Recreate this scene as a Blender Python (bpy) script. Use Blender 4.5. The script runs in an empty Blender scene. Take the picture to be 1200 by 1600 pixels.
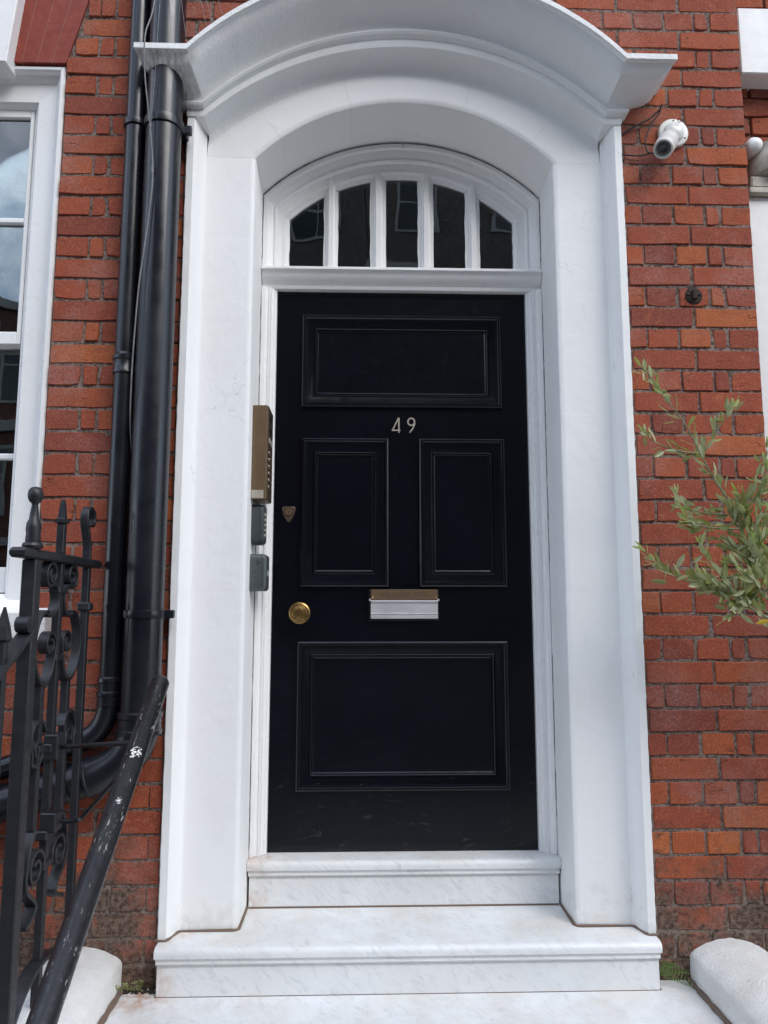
import bpy, math, random
from mathutils import Vector, Matrix
random.seed(7)
R = math.radians
sc = bpy.context.scene
C = sc.collection

# ------------------------------------------------------------------ camera
cam_d = bpy.data.cameras.new('camera'); cam = bpy.data.objects.new('camera', cam_d); C.objects.link(cam)
CAM = Vector((-0.1488, -2.4463, 1.1275)); YAW, PITCH = 0.0296, 0.1298
fw = Vector((math.sin(YAW)*math.cos(PITCH), math.cos(YAW)*math.cos(PITCH), math.sin(PITCH)))
rt = Vector((math.cos(YAW), -math.sin(YAW), 0)); up = rt.cross(fw)
cam.matrix_world = Matrix(((rt.x, up.x, -fw.x, CAM.x), (rt.y, up.y, -fw.y, CAM.y), (rt.z, up.z, -fw.z, CAM.z), (0, 0, 0, 1)))
cam_d.sensor_fit = 'VERTICAL'; cam_d.sensor_height = 36; cam_d.lens = 36*1173.9/1600
cam_d.clip_start = .05; cam_d.clip_end = 500
sc.camera = cam

# ------------------------------------------------------------------ sky and sun (bright broken cloud, soft sun from the right)
SUN_EL, SUN_AZ = R(40), R(36)          # azimuth measured from -Y towards +X
sdir = Vector((math.sin(SUN_AZ)*math.cos(SUN_EL), -math.cos(SUN_AZ)*math.cos(SUN_EL), math.sin(SUN_EL)))
w = bpy.data.worlds.new('World'); sc.world = w; w.use_nodes = True
nt = w.node_tree; nt.nodes.clear()
out = nt.nodes.new('ShaderNodeOutputWorld'); bg = nt.nodes.new('ShaderNodeBackground')
sky = nt.nodes.new('ShaderNodeTexSky'); sky.sky_type = 'NISHITA'; sky.sun_disc = False
sky.sun_elevation = SUN_EL; sky.sun_rotation = math.atan2(sdir.x, sdir.y)
tc = nt.nodes.new('ShaderNodeTexCoord'); cn = nt.nodes.new('ShaderNodeTexNoise')
cn.inputs['Scale'].default_value = 4.2; cn.inputs['Detail'].default_value = 8; cn.inputs['Roughness'].default_value = .6
nt.links.new(tc.outputs['Generated'], cn.inputs['Vector'])
cr = nt.nodes.new('ShaderNodeValToRGB'); cr.color_ramp.elements[0].position = .40; cr.color_ramp.elements[1].position = .60
nt.links.new(cn.outputs['Fac'], cr.inputs['Fac'])
mx = nt.nodes.new('ShaderNodeMix'); mx.data_type = 'RGBA'
nt.links.new(cr.outputs['Color'], mx.inputs['Factor']); nt.links.new(sky.outputs['Color'], mx.inputs['A'])
mx.inputs['B'].default_value = (8.1, 9.0, 10.5, 1)
nt.links.new(mx.outputs['Result'], bg.inputs['Color']); bg.inputs['Strength'].default_value = .15
nt.links.new(bg.outputs['Background'], out.inputs['Surface'])
sl = bpy.data.lights.new('sun', 'SUN'); sl.energy = 1.2; sl.angle = R(34); sl.color = (1, .975, .94)
so = bpy.data.objects.new('sun', sl); C.objects.link(so)
so.rotation_euler = (-sdir).to_track_quat('-Z', 'Y').to_euler()
vs = sc.view_settings; vs.view_transform = 'Standard'; vs.look = 'None'; vs.gamma = 1; vs.use_curve_mapping = False
vs.exposure = 0.97
sc.render.engine = 'CYCLES'; sc.cycles.max_bounces = 8; sc.cycles.diffuse_bounces = 6; sc.cycles.glossy_bounces = 3; sc.cycles.transparent_max_bounces = 6
sc.render.resolution_x = 768; sc.render.resolution_y = 1024

# ------------------------------------------------------------------ materials
class NT:
    def __init__(s, name):
        s.m = bpy.data.materials.new(name); s.m.use_nodes = True
        s.t = s.m.node_tree; s.b = s.t.nodes['Principled BSDF']
        g = s.t.nodes.new('ShaderNodeNewGeometry'); s.pos = g.outputs['Position']
    def link(s, a, b): s.t.links.new(a, b)
    def n(s, typ, **kw):
        x = s.t.nodes.new(typ)
        for k, v in kw.items(): setattr(x, k, v)
        return x
    def mapping(s, scale=(1, 1, 1), rot=(0, 0, 0), loc=(0, 0, 0)):
        m = s.n('ShaderNodeMapping'); m.inputs['Scale'].default_value = scale; m.inputs['Rotation'].default_value = rot
        m.inputs['Location'].default_value = loc
        s.link(s.pos, m.inputs['Vector']); return m.outputs['Vector']
    def noise(s, scale, detail=4, rough=.55, vec=None, dist=0):
        x = s.n('ShaderNodeTexNoise'); x.inputs['Scale'].default_value = scale; x.inputs['Detail'].default_value = detail
        x.inputs['Roughness'].default_value = rough; x.inputs['Distortion'].default_value = dist
        s.link(vec if vec else s.pos, x.inputs['Vector']); return x.outputs['Fac']
    def voro(s, scale, vec=None, feat='F1'):
        x = s.n('ShaderNodeTexVoronoi'); x.feature = feat; x.inputs['Scale'].default_value = scale
        s.link(vec if vec else s.pos, x.inputs['Vector']); return x.outputs['Distance']
    def ramp(s, fac, stops):
        x = s.n('ShaderNodeValToRGB'); e = x.color_ramp.elements
        while len(e) < len(stops): e.new(.5)
        for el, (p, c) in zip(e, stops):
            el.position = p; el.color = (c, c, c, 1) if not isinstance(c, tuple) else (*c, 1)
        s.link(fac, x.inputs['Fac']); return x.outputs['Color']
    def mix(s, fac, a, b, mode='MIX'):
        x = s.n('ShaderNodeMix', data_type='RGBA', blend_type=mode)
        for key, v in (('Factor', fac), ('A', a), ('B', b)):
            if isinstance(v, (int, float)): x.inputs[key].default_value = v
            elif isinstance(v, tuple): x.inputs[key].default_value = (*v, 1)
            else: s.link(v, x.inputs[key])
        return x.outputs['Result']
    def math(s, op, a, b=None, c=None):
        x = s.n('ShaderNodeMath', operation=op)
        for i, v in enumerate((a, b, c)):
            if v is None: continue
            if isinstance(v, (int, float)): x.inputs[i].default_value = v
            else: s.link(v, x.inputs[i])
        return x.outputs[0]
    def sep(s):
        x = s.n('ShaderNodeSeparateXYZ'); s.link(s.pos, x.inputs[0]); return x.outputs
    def bump(s, h, strength=.3, dist=.003, prev=None):
        x = s.n('ShaderNodeBump'); x.inputs['Strength'].default_value = strength; x.inputs['Distance'].default_value = dist
        s.link(h, x.inputs['Height'])
        if prev: s.link(prev, x.inputs['Normal'])
        return x.outputs['Normal']
    def set(s, col=None, rough=None, nor=None, metal=None, spec=None, coat=None):
        for key, v in (('Base Color', col), ('Roughness', rough), ('Normal', nor), ('Metallic', metal), ('Specular IOR Level', spec), ('Coat Weight', coat)):
            if v is None: continue
            if isinstance(v, (int, float)): s.b.inputs[key].default_value = v
            elif isinstance(v, tuple): s.b.inputs[key].default_value = (*v, 1)
            else: s.link(v, s.b.inputs[key])
        return s.m
M = {}
def brick_mat():
    t = NT('brick'); oi = t.n('ShaderNodeObjectInfo')
    base = t.ramp(oi.outputs['Random'], [(0, (.20, .052, .036)), (.18, (.28, .065, .034)), (.4, (.32, .074, .034)), (.6, (.26, .060, .034)), (.78, (.38, .094, .034)), (.92, (.30, .078, .040)), (1, (.48, .138, .036))])
    n1 = t.noise(22, 5, .72); n2 = t.noise(170, 2, .75)
    c = t.mix(t.ramp(n1, [(.48, 0.0), (.70, .5)]), base, (.18, .048, .034))
    c = t.mix(t.ramp(n1, [(.30, .55), (.42, 0.0)]), c, (.46, .15, .075))
    c = t.mix(t.ramp(n2, [(.34, .45), (.46, 0.0)]), c, (.12, .034, .025))
    c = t.mix(t.ramp(n2, [(.56, 0.0), (.68, .45)]), c, (.50, .22, .13))
    pits = t.ramp(t.voro(120), [(.0, 1.0), (.20, 0.0)])
    pm = t.math('MULTIPLY', pits, t.ramp(t.noise(28, 2), [(.54, 0.0), (.60, 1.0)]))
    c = t.mix(pm, c, (.018, .009, .008))
    # fold creases of hand-pressed brick
    warp = t.n('ShaderNodeTexNoise'); warp.inputs['Scale'].default_value = 14; t.link(t.pos, warp.inputs['Vector'])
    vm = t.n('ShaderNodeVectorMath', operation='MULTIPLY_ADD'); t.link(warp.outputs['Color'], vm.inputs[0]); vm.inputs[1].default_value = (.045, .045, .045); t.link(t.pos, vm.inputs[2])
    mp = t.n('ShaderNodeMapping'); mp.inputs['Scale'].default_value = (.30, 1, 1.5); mp.inputs['Rotation'].default_value = (0, R(12), 0); t.link(vm.outputs[0], mp.inputs['Vector'])
    ed = t.voro(30, mp.outputs['Vector'], 'DISTANCE_TO_EDGE')
    cm = t.math('MULTIPLY', t.ramp(ed, [(.0, 1.0), (.030, 0.0)]), t.ramp(t.noise(12, 2), [(.55, 0.0), (.62, 1.0)]))
    c = t.mix(t.math('MULTIPLY', cm, .55), c, (.03, .012, .010))
    # pale dusty bloom in loose patches
    bl = t.math('MULTIPLY', t.ramp(t.noise(3.2, 3, .65), [(.50, 0.0), (.66, .6)]), t.ramp(t.noise(110, 2, .75), [(.40, .1), (.62, 1.0)]))
    c = t.mix(bl, c, (.34, .20, .175))
    fl = t.math('MULTIPLY', t.ramp(t.voro(75), [(.0, 1.0), (.055, 0.0)]), t.ramp(t.noise(8, 2), [(.55, 0.0), (.6, 1.0)]))
    c = t.mix(fl, c, (.62, .55, .48))
    # soot and splash dirt low on the wall, uneven
    z = t.sep()[2]; dirt = t.math('ADD', t.math('MULTIPLY', z, -2.0), t.math('MULTIPLY', t.noise(6, 4, .75), 2.6))
    dm = t.ramp(dirt, [(.55, 0.0), (1.0, .92)])
    c = t.mix(dm, c, t.mix(t.ramp(t.noise(60, 3, .75), [(.38, 0.0), (.62, 1.0)]), (.035, .026, .021), (.17, .125, .095)))
    h = t.math('ADD', t.math('MULTIPLY', n1, 1.2), t.math('ADD', t.math('MULTIPLY', n2, .7), t.math('ADD', t.math('MULTIPLY', pm, -1.4), t.math('MULTIPLY', cm, -1.2))))
    return t.set(c, t.ramp(n2, [(.3, .75), (.7, .95)]), t.bump(h, .6, .004), spec=.25)
M['brick'] = brick_mat()
def mortar_mat():
    t = NT('mortar'); n = t.noise(90, 3, .75); n1 = t.noise(8, 3)
    c = t.mix(n1, (.17, .125, .108), (.28, .215, .185)); c = t.mix(t.ramp(n, [(.40, .8), (.52, 0.0)]), c, (.055, .038, .032)); c = t.mix(t.ramp(n, [(.55, 0.0), (.65, .5)]), c, (.32, .26, .22))
    z = t.sep()[2]; dm = t.ramp(t.math('ADD', t.math('MULTIPLY', z, -1.8), t.math('MULTIPLY', n1, 1.4)), [(.2, 0.0), (.8, .6)])
    c = t.mix(dm, c, (.20, .16, .12))
    return t.set(c, .95, t.bump(n, .9, .006), spec=.1)
M['mortar'] = mortar_mat()
def paint(name, col, rough=.45, grain=1.0, dirt=.25, warm=(.5, .46, .38), wear=0, streak=.09):
    t = NT(name); n = t.noise(3, 4, .6); f = t.noise(140, 2, .65); m_ = t.noise(28, 3, .6)
    c = t.mix(t.ramp(n, [(.45, 0.0), (.75, dirt)]), col, warm)
    sp = t.math('MULTIPLY', t.ramp(t.voro(95), [(.0, 1.0), (.10, 0.0)]), t.ramp(t.noise(11, 3), [(.60, 0.0), (.68, 1.0)]))
    c = t.mix(t.math('MULTIPLY', sp, .6), c, (.22, .20, .18))
    st = t.noise(9, 3, .7, t.mapping((14, 14, .7)))
    c = t.mix(t.math('MULTIPLY', t.ramp(st, [(.56, 0.0), (.75, streak)]), t.ramp(n, [(.4, 0.0), (.6, 1.0)])), c, (.30, .28, .25))
    h = t.math('ADD', t.math('MULTIPLY', f, .35*grain), m_)
    if wear:
        wn = t.n('ShaderNodeTexNoise'); wn.inputs['Scale'].default_value = 9; wn.inputs['Detail'].default_value = 4; t.link(t.pos, wn.inputs['Vector'])
        vm = t.n('ShaderNodeVectorMath', operation='MULTIPLY_ADD'); t.link(wn.outputs['Color'], vm.inputs[0]); vm.inputs[1].default_value = (.16, .16, .16); t.link(t.pos, vm.inputs[2])
        ed = t.voro(3.4, vm.outputs[0], 'DISTANCE_TO_EDGE')
        ck = t.math('MULTIPLY', t.ramp(ed, [(0, 1.0), (.0035, 0.0)]), t.ramp(t.noise(2.3, 2), [(.56, 0.0), (.61, 1.0)]))
        c = t.mix(t.math('MULTIPLY', ck, .28*wear), c, (.20, .19, .17))
        # scuffs and splash dirt near the feet, rough repaint patches
        z = t.sep()[2]; lowm = t.ramp(t.math('ADD', t.math('MULTIPLY', z, -1.6), t.math('MULTIPLY', t.noise(13, 4, .7), 1.5)), [(.42, 0.0), (.9, .55)])
        c = t.mix(lowm, c, (.50, .46, .39))
        sc_ = t.math('MULTIPLY', t.ramp(t.noise(30, 4, .75, t.mapping((1, 1, .35), (0, R(25), 0))), [(.64, 0.0), (.70, .5)]), t.ramp(t.noise(2.7, 2), [(.5, 0.0), (.6, 1.0)]))
        c = t.mix(sc_, c, (.52, .52, .51))
        h = t.math('ADD', h, t.math('ADD', t.math('MULTIPLY', ck, -.6), t.math('MULTIPLY', t.ramp(t.noise(3.1, 3), [(.50, 0.0), (.56, 1.0)]), .8)))
    return t.set(c, t.ramp(m_, [(.3, rough-.08), (.7, rough+.1)]), t.bump(h, .35, .004*grain), spec=.4)
M['white'] = paint('white_masonry_paint', (.81, .81, .80), .5, .7, .12, wear=1)
M['white_rough'] = paint('white_rough_masonry_paint', (.80, .80, .79), .7, 2.6, .25)
M['kerb'] = paint('worn_kerb_paint', (.76, .75, .72), .8, 4.0, .55, (.42, .38, .31))
M['gloss'] = paint('white_gloss_paint', (.80, .80, .79), .32, .4, .12, streak=.03)
def soffit_dirty():
    t = NT('weathered_cornice_paint'); n = t.noise(3, 3, .6); f = t.noise(120, 2, .7)
    x = t.sep()[0]; st = t.noise(6, 6, .75, t.mapping((16, 5, 1.2)))
    mask = t.ramp(t.math('MULTIPLY', x, -1), [(.70, 0.0), (.76, 1.0)])
    c = t.mix(t.ramp(n, [(.45, 0.0), (.75, .2)]), (.79, .80, .80), (.55, .52, .46))
    c = t.mix(t.math('MULTIPLY', mask, t.ramp(st, [(.40, 0.05), (.66, .75)])), c, (.22, .20, .17))
    sp = t.math('MULTIPLY', t.ramp(t.voro(120), [(.0, 1.0), (.2, 0.0)]), t.ramp(t.noise(20, 4), [(.58, 0.0), (.66, 1.0)]))
    c = t.mix(t.math('MULTIPLY', sp, .6), c, (.15, .14, .12))
    return t.set(c, .55, t.bump(t.math('ADD', f, t.noise(30, 2)), .35, .004), spec=.35)
M['cornice'] = soffit_dirty()
def marble():
    t = NT('marble'); v = t.mapping((1, 1, 1), (0, R(38), R(20)))
    m2_ = t.n('ShaderNodeMapping'); m2_.inputs['Scale'].default_value = (1, 1, 3.2); t.link(t.mapping((1, 1, 1), (R(24), R(-38), 0)), m2_.inputs['Vector']); vs_ = m2_.outputs['Vector']
    big = t.noise(4, 4, .65, v, .6); fine = t.noise(17, 5, .72, vs_, 1.2)
    c = t.mix(t.ramp(big, [(.35, 0.0), (.75, .55)]), (.76, .765, .76), (.60, .615, .62))
    c = t.mix(t.ramp(fine, [(.52, 0.0), (.74, .6)]), c, (.42, .44, .46))
    dirt = t.noise(5, 4, .7); up_ = t.n('ShaderNodeNewGeometry')
    nz = t.n('ShaderNodeSeparateXYZ'); t.link(up_.outputs['Normal'], nz.inputs[0])
    c = t.mix(t.math('MULTIPLY', t.ramp(dirt, [(.38, 0.0), (.72, .55)]), t.math('MAXIMUM', nz.outputs[2], 0.15)), c, (.52, .46, .37))
    # rusty stain in the left corner of the landing and by the jamb
    for p, r, a in (((-.80, -.05, 0), .13, .75), ((-.74, .03, .14), .10, .6), ((-.52, .24, .16), .08, .5), ((-.50, .25, .29), .09, .45)):
        d = t.n('ShaderNodeVectorMath', operation='DISTANCE'); t.link(t.pos, d.inputs[0]); d.inputs[1].default_value = p
        k = t.math('MULTIPLY', t.ramp(t.math('DIVIDE', d.outputs['Value'], r), [(.2, 1.0), (1.0, 0.0)]), t.ramp(t.noise(22, 5, .7), [(.42, 0.0), (.6, a)]))
        c = t.mix(k, c, (.42, .17, .07))
    sp = t.math('MULTIPLY', t.ramp(t.voro(60), [(.0, 1.0), (.07, 0.0)]), t.ramp(t.noise(9, 3), [(.58, 0.0), (.64, 1.0)]))
    c = t.mix(t.math('MULTIPLY', sp, .7), c, (.12, .10, .09))
    return t.set(c, t.ramp(dirt, [(.3, .28), (.7, .5)]), t.bump(t.noise(60, 4), .08, .002), spec=.4)
M['marble'] = marble()
def door_mat():
    t = NT('door_paint'); n = t.noise(5, 4, .6); f = t.noise(220, 3, .6, t.mapping((1, 1, .08)))
    g = t.noise(40, 5, .7)
    c = t.mix(t.ramp(n, [(.4, 0.0), (.7, 1.0)]), (.0014, .0020, .0046), (.0026, .0034, .0068))
    # dry scuffs low on the door
    z = t.sep()[2]; low = t.ramp(z, [(.30, 1.0), (.75, 0.0)])
    sv = t.noise(14, 5, .7, t.mapping((1, 1, 2.6), (0, R(35), 0)), 1.2)
    sc_ = t.math('MULTIPLY', t.ramp(sv, [(.60, 0.0), (.70, .30)]), low)
    c = t.mix(sc_, c, (.10, .095, .09))
    ch = t.math('MULTIPLY', t.ramp(t.voro(38), [(.0, 1.0), (.055, 0.0)]), t.ramp(t.noise(6, 3), [(.54, 0.0), (.60, .8)]))
    c = t.mix(ch, c, (.22, .21, .20))
    h = t.math('ADD', t.math('MULTIPLY', f, .25), t.math('MULTIPLY', g, .5))
    return t.set(c, t.ramp(g, [(.3, .13), (.7, .22)]), t.bump(h, .08, .002), spec=.42)
M['door'] = door_mat()
def simple(name, col, rough, metal=0, var=.25, scale=40, bump=.15, dark=None, dist=.002):
    t = NT(name); n = t.noise(scale, 3, .65); n1 = t.noise(scale/6, 3)
    dk = dark if dark else tuple(x*(1-var*1.6) for x in col)
    c = t.mix(t.ramp(n, [(.35, 0.0), (.7, 1.0)]), col, dk)
    c = t.mix(t.ramp(n1, [(.4, 0.0), (.7, .5)]), c, dk)
    return t.set(c, t.ramp(n, [(.3, max(rough-.1, .03)), (.7, min(rough+.12, 1))]), t.bump(n, bump, dist), metal)
def chipped(name, col, chip, rough, lo, hi, stretch=(1, 1, 1), rot=(0, 0, 0), dust=.0):
    t = NT(name); n = t.noise(50, 5, .65); v = t.mapping(stretch, rot)
    k = t.ramp(t.math('ADD', t.math('MULTIPLY', t.noise(90, 5, .75, v), .75), t.math('MULTIPLY', t.noise(9, 4), .25)), [(lo, 0.0), (hi, 1.0)])
    c = t.mix(t.ramp(t.noise(14, 4), [(.4, 0.0), (.7, .6)]), col, tuple(min(x*1.7+.004, 1) for x in col))
    c = t.mix(k, c, chip)
    return t.set(c, t.ramp(n, [(.3, rough-.08), (.7, rough+.15)]), t.bump(t.math('ADD', n, t.math('MULTIPLY', k, -.6)), .35, .003))
M['iron'] = chipped('black_iron_paint', (.009, .0098, .012), (.16, .14, .12), .42, .66, .70)
M['tube'] = chipped('worn_handrail_paint', (.006, .0065, .008), (.30, .29, .27), .32, .585, .615, (2.0, .30, .30))
M['pipe'] = simple('black_pipe', (.006, .0072, .011), .27, 0, .3, 5, .02, (.009, .010, .014))
M['brass'] = simple('aged_brass', (.42, .27, .10), .30, 1, .35, 25, .08, (.22, .13, .05))
M['bronze'] = simple('bronze_plate', (.22, .145, .082), .42, .6, .15, 8, .04)
M['bronze_dark'] = simple('dark_bronze', (.16, .11, .075), .42, .7, .2, 60, .1)
M['alu'] = simple('brushed_aluminium', (.72, .71, .72), .40, .6, .06, 30, .02)
M['numeral'] = simple('tarnished_nickel', (.62, .55, .45), .35, .55, .2, 60, .05)
M['black'] = simple('black_plastic', (.012, .012, .013), .4, 0, .3)
M['button'] = simple('pale_button', (.55, .50, .42), .4, .3, .2)
M['safe'] = simple('grey_key_safe', (.11, .125, .125), .36, .35, .2, 60, .08)
M['safe2'] = simple('dark_key_safe', (.05, .06, .065), .5, 0, .25, 120, .25)
M['plastic'] = simple('white_plastic', (.74, .74, .72), .35, 0, .12, 15, .05, (.55, .54, .50))
M['lens'] = simple('lens_glass', (.01, .01, .012), .06, 0, .1, 10, .0)
M['cable'] = simple('cable_black', (.012, .012, .012), .5, 0, .3)
M['cable_grey'] = simple('cable_grey', (.22, .22, .22), .45, 0, .3)
M['grout'] = simple('brown_sealant', (.13, .10, .08), .8, 0, .4, 30, .5, (.17, .105, .07))
M['crackdark'] = simple('dark_gap', (.03, .026, .022), .9, 0, .4, 60, .3)
M['rubbed'] = simple('rubbed_red_brick', (.27, .045, .025), .75, 0, .3, 30, .15, (.20, .035, .022))
M['putty'] = simple('pale_putty', (.50, .30, .22), .9)
M['stone'] = simple('weathered_stone', (.62, .58, .50), .8, 0, .35, 18, .5, (.34, .30, .24), .004)
M['rust'] = simple('rusty_iron', (.05, .028, .018), .85, .2, .5, 60, .8, (.015, .011, .010), .004)
M['soil'] = simple('soil', (.035, .026, .019), .95, 0, .5, 60, .9, (.015, .012, .01), .01)
M['asphalt'] = simple('asphalt', (.09, .09, .088), .9, 0, .3, 80, .5)
M['paving'] = simple('paving_stone', (.42, .40, .37), .85, 0, .3, 20, .3)
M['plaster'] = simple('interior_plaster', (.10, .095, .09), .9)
M['house'] = simple('red_house_brick', (.11, .045, .035), .85, 0, .35, 12, .2)
M['house_dark'] = simple('dark_house_brick', (.085, .075, .070), .85, 0, .35, 12, .2)
M['trim'] = simple('pale_house_trim', (.24, .25, .25), .7, 0, .2)
M['bark'] = simple('olive_bark', (.22, .19, .13), .85, 0, .35, 60, .6, (.12, .10, .07))
M['stem'] = simple('olive_twig', (.27, .29, .16), .7, 0, .3, 60, .2)
def leafmat(name, top, under, var=.4):
    t = NT(name); oi = t.n('ShaderNodeObjectInfo'); g = t.n('ShaderNodeNewGeometry')
    n = t.noise(23, 3)
    c = t.mix(t.math('MULTIPLY', t.math('ADD', n, oi.outputs['Random']), .5), tuple(x*(1-var) for x in top), tuple(x*(1+var) for x in top))
    c = t.mix(g.outputs['Backfacing'], c, under)
    t.b.inputs['Transmission Weight'].default_value = 0
    t.set(c, .42, None, spec=.4)
    tr = t.n('ShaderNodeBsdfTranslucent'); tr.inputs['Color'].default_value = (top[0]*2.2, top[1]*2.4, top[2]*1.2, 1)
    ms = t.n('ShaderNodeMixShader'); ms.inputs[0].default_value = .22
    t.link(t.b.outputs[0], ms.inputs[1]); t.link(tr.outputs[0], ms.inputs[2])
    t.link(ms.outputs[0], t.t.nodes['Material Output'].inputs['Surface'])
    return t.m
M['leaf'] = leafmat('olive_leaf', (.215, .235, .085), (.41, .43, .26))
M['leafyoung'] = leafmat('young_olive_leaf', (.26, .31, .09), (.38, .42, .24), .25)
M['leafyellow'] = leafmat('yellow_leaf', (.55, .40, .05), (.5, .38, .08), .2)
M['fern'] = leafmat('fern_frond', (.09, .17, .03), (.12, .18, .05))
def glass_mat():
    t = NT('window_glass'); t.t.nodes.remove(t.b)
    gl = t.n('ShaderNodeBsdfGlossy'); gl.inputs['Roughness'].default_value = .01; gl.inputs['Color'].default_value = (1, 1, 1, 1)
    tr = t.n('ShaderNodeBsdfTransparent'); tr.inputs['Color'].default_value = (.78, .83, .80, 1)
    fr = t.n('ShaderNodeFresnel'); fr.inputs['IOR'].default_value = 1.6
    bm_ = t.bump(t.noise(2.2, 2), .12, .02); t.link(bm_, gl.inputs['Normal'])
    f = t.math('MULTIPLY', fr.outputs[0], 1.8)
    ms = t.n('ShaderNodeMixShader'); t.link(f, ms.inputs[0]); t.link(tr.outputs[0], ms.inputs[1]); t.link(gl.outputs[0], ms.inputs[2])
    t.link(ms.outputs[0], t.t.nodes['Material Output'].inputs['Surface']); return t.m
M['glass'] = glass_mat()

# ------------------------------------------------------------------ mesh helpers (world coordinates)
class MB:
    def __init__(s): s.v = []; s.f = []
    def add(s, vs, fs):
        o = len(s.v); s.v += [tuple(v) for v in vs]; s.f += [tuple(i+o for i in f) for f in fs]; return s
    def rings(s, rings, close=True, cap0=False, cap1=False):
        n = len(rings[0]); vs = [p for r in rings for p in r]; fs = []
        for i in range(len(rings)-1):
            for j in range(n if close else n-1):
                k = (j+1) % n
                fs.append((i*n+j, i*n+k, (i+1)*n+k, (i+1)*n+j))
        if cap0: fs.append(tuple(reversed(range(n))))
        if cap1: fs.append(tuple((len(rings)-1)*n+j for j in range(n)))
        return s.add(vs, fs)
    def box(s, x0, x1, y0, y1, z0, z1, b=0.002):
        b = min(b, (x1-x0)*.4, (y1-y0)*.4, (z1-z0)*.4)
        def rect(z, i): return [(x0+i, y0+i, z), (x1-i, y0+i, z), (x1-i, y1-i, z), (x0+i, y1-i, z)]
        def oct(z):
            return [(x0+b, y0, z), (x1-b, y0, z), (x1, y0+b, z), (x1, y1-b, z), (x1-b, y1, z), (x0+b, y1, z), (x0, y1-b, z), (x0, y0+b, z)]
        def octi(z):
            return [(x0+b, y0+b, z), (x1-b, y0+b, z), (x1-b, y0+b, z), (x1-b, y1-b, z), (x1-b, y1-b, z), (x0+b, y1-b, z), (x0+b, y1-b, z), (x0+b, y0+b, z)]
        if b <= 0: return s.rings([rect(z0, 0), rect(z1, 0)], True, True, True)
        s.rings([oct(z0+b), oct(z1-b)])
        # chamfer rings
        for z, zz, flip in ((z0, z0+b, True), (z1, z1-b, False)):
            o = oct(zz); q = rect(z, b)
            idx = [0, 1, 1, 2, 2, 3, 3, 0]
            vs = o+q; fs = []
            for j in range(8):
                k = (j+1) % 8
                a, c = 8+idx[j], 8+idx[k]
                f = (j, k, c, a) if a != c else (j, k, a)
                fs.append(tuple(reversed(f)) if flip else f)
            fs.append((11, 10, 9, 8) if flip else (8, 9, 10, 11))
            s.add(vs, fs)
        return s
    def prism(s, poly, z0, z1, b=.0015):
        """poly in (x,y), counter clockwise; bevelled at both ends"""
        n = len(poly); off = []
        for i in range(n):
            p0, p1, p2 = poly[i-1], poly[i], poly[(i+1) % n]
            d1 = Vector((p1[0]-p0[0], p1[1]-p0[1])).normalized(); d2 = Vector((p2[0]-p1[0], p2[1]-p1[1])).normalized()
            t = (d1+d2)
            if t.length < 1e-6: t = d1
            t.normalize(); off.append((p1[0]-t.y*b, p1[1]+t.x*b))
        R0 = lambda P, z: [(p[0], p[1], z) for p in P]
        return s.rings([R0(off, z0), R0(poly, z0+b), R0(poly, z1-b), R0(off, z1)], True, True, True)
    def tube(s, pts, r, n=12, caps=True):
        pts = [Vector(p) for p in pts]; rr = r if isinstance(r, (list, tuple)) else [r]*len(pts)
        t0 = (pts[1]-pts[0]).normalized(); a = Vector((0, 0, 1)) if abs(t0.z) < .9 else Vector((1, 0, 0))
        u = t0.cross(a).normalized(); rings = []
        for i, p in enumerate(pts):
            t = (pts[min(i+1, len(pts)-1)]-pts[max(i-1, 0)]).normalized()
            u = (u-t*u.dot(t)).normalized(); v = t.cross(u)
            rings.append([p+(u*math.cos(2*math.pi*j/n)+v*math.sin(2*math.pi*j/n))*rr[i] for j in range(n)])
        return s.rings(rings, True, caps, caps)
    def lathe(s, base, prof, axis=(0, 0, 1), n=20):
        ax = Vector(axis).normalized(); a = Vector((0, 0, 1)) if abs(ax.z) < .9 else Vector((1, 0, 0))
        u = ax.cross(a).normalized(); v = ax.cross(u); base = Vector(base)
        rings = [[base+ax*h+(u*math.cos(2*math.pi*j/n)+v*math.sin(2*math.pi*j/n))*max(r, 1e-4) for j in range(n)] for r, h in prof]
        return s.rings(rings, True, True, True)
    def bar(s, pts, hx, ht, ax=(1, 0, 0)):
        """flat bar bent along pts; half width hx along ax, half thickness ht across"""
        pts = [Vector(p) for p in pts]; ax = Vector(ax); rings = []
        for i, p in enumerate(pts):
            t = (pts[min(i+1, len(pts)-1)]-pts[max(i-1, 0)]).normalized(); nn = t.cross(ax).normalized()
            h = ht[i] if isinstance(ht, list) else ht; c = min(h, hx)*.35
            rings.append([p+ax*a_+nn*b_ for a_, b_ in ((-hx+c, -h), (hx-c, -h), (hx, -h+c), (hx, h-c), (hx-c, h), (-hx+c, h), (-hx, h-c), (-hx, -h+c))])
        return s.rings(rings, True, True, True)
    def build(s, name, mat, parent=None, smooth=False, angle=40):
        me = bpy.data.meshes.new(name); off = parent['_loc'] if parent else (0, 0, 0)
        me.from_pydata([(v[0]-off[0], v[1]-off[1], v[2]-off[2]) for v in s.v], [], s.f)
        import bmesh
        bm = bmesh.new(); bm.from_mesh(me); bmesh.ops.remove_doubles(bm, verts=bm.verts, dist=1e-6)
        bmesh.ops.recalc_face_normals(bm, faces=bm.faces); bm.to_mesh(me); bm.free()
        me.materials.append(M[mat])
        if smooth: me.shade_smooth() if not angle else me.set_sharp_from_angle(angle=R(angle))
        else: me.shade_flat()
        o = bpy.data.objects.new(name, me); C.objects.link(o)
        if parent: o.parent = parent
        return o
LOCS = []
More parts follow.
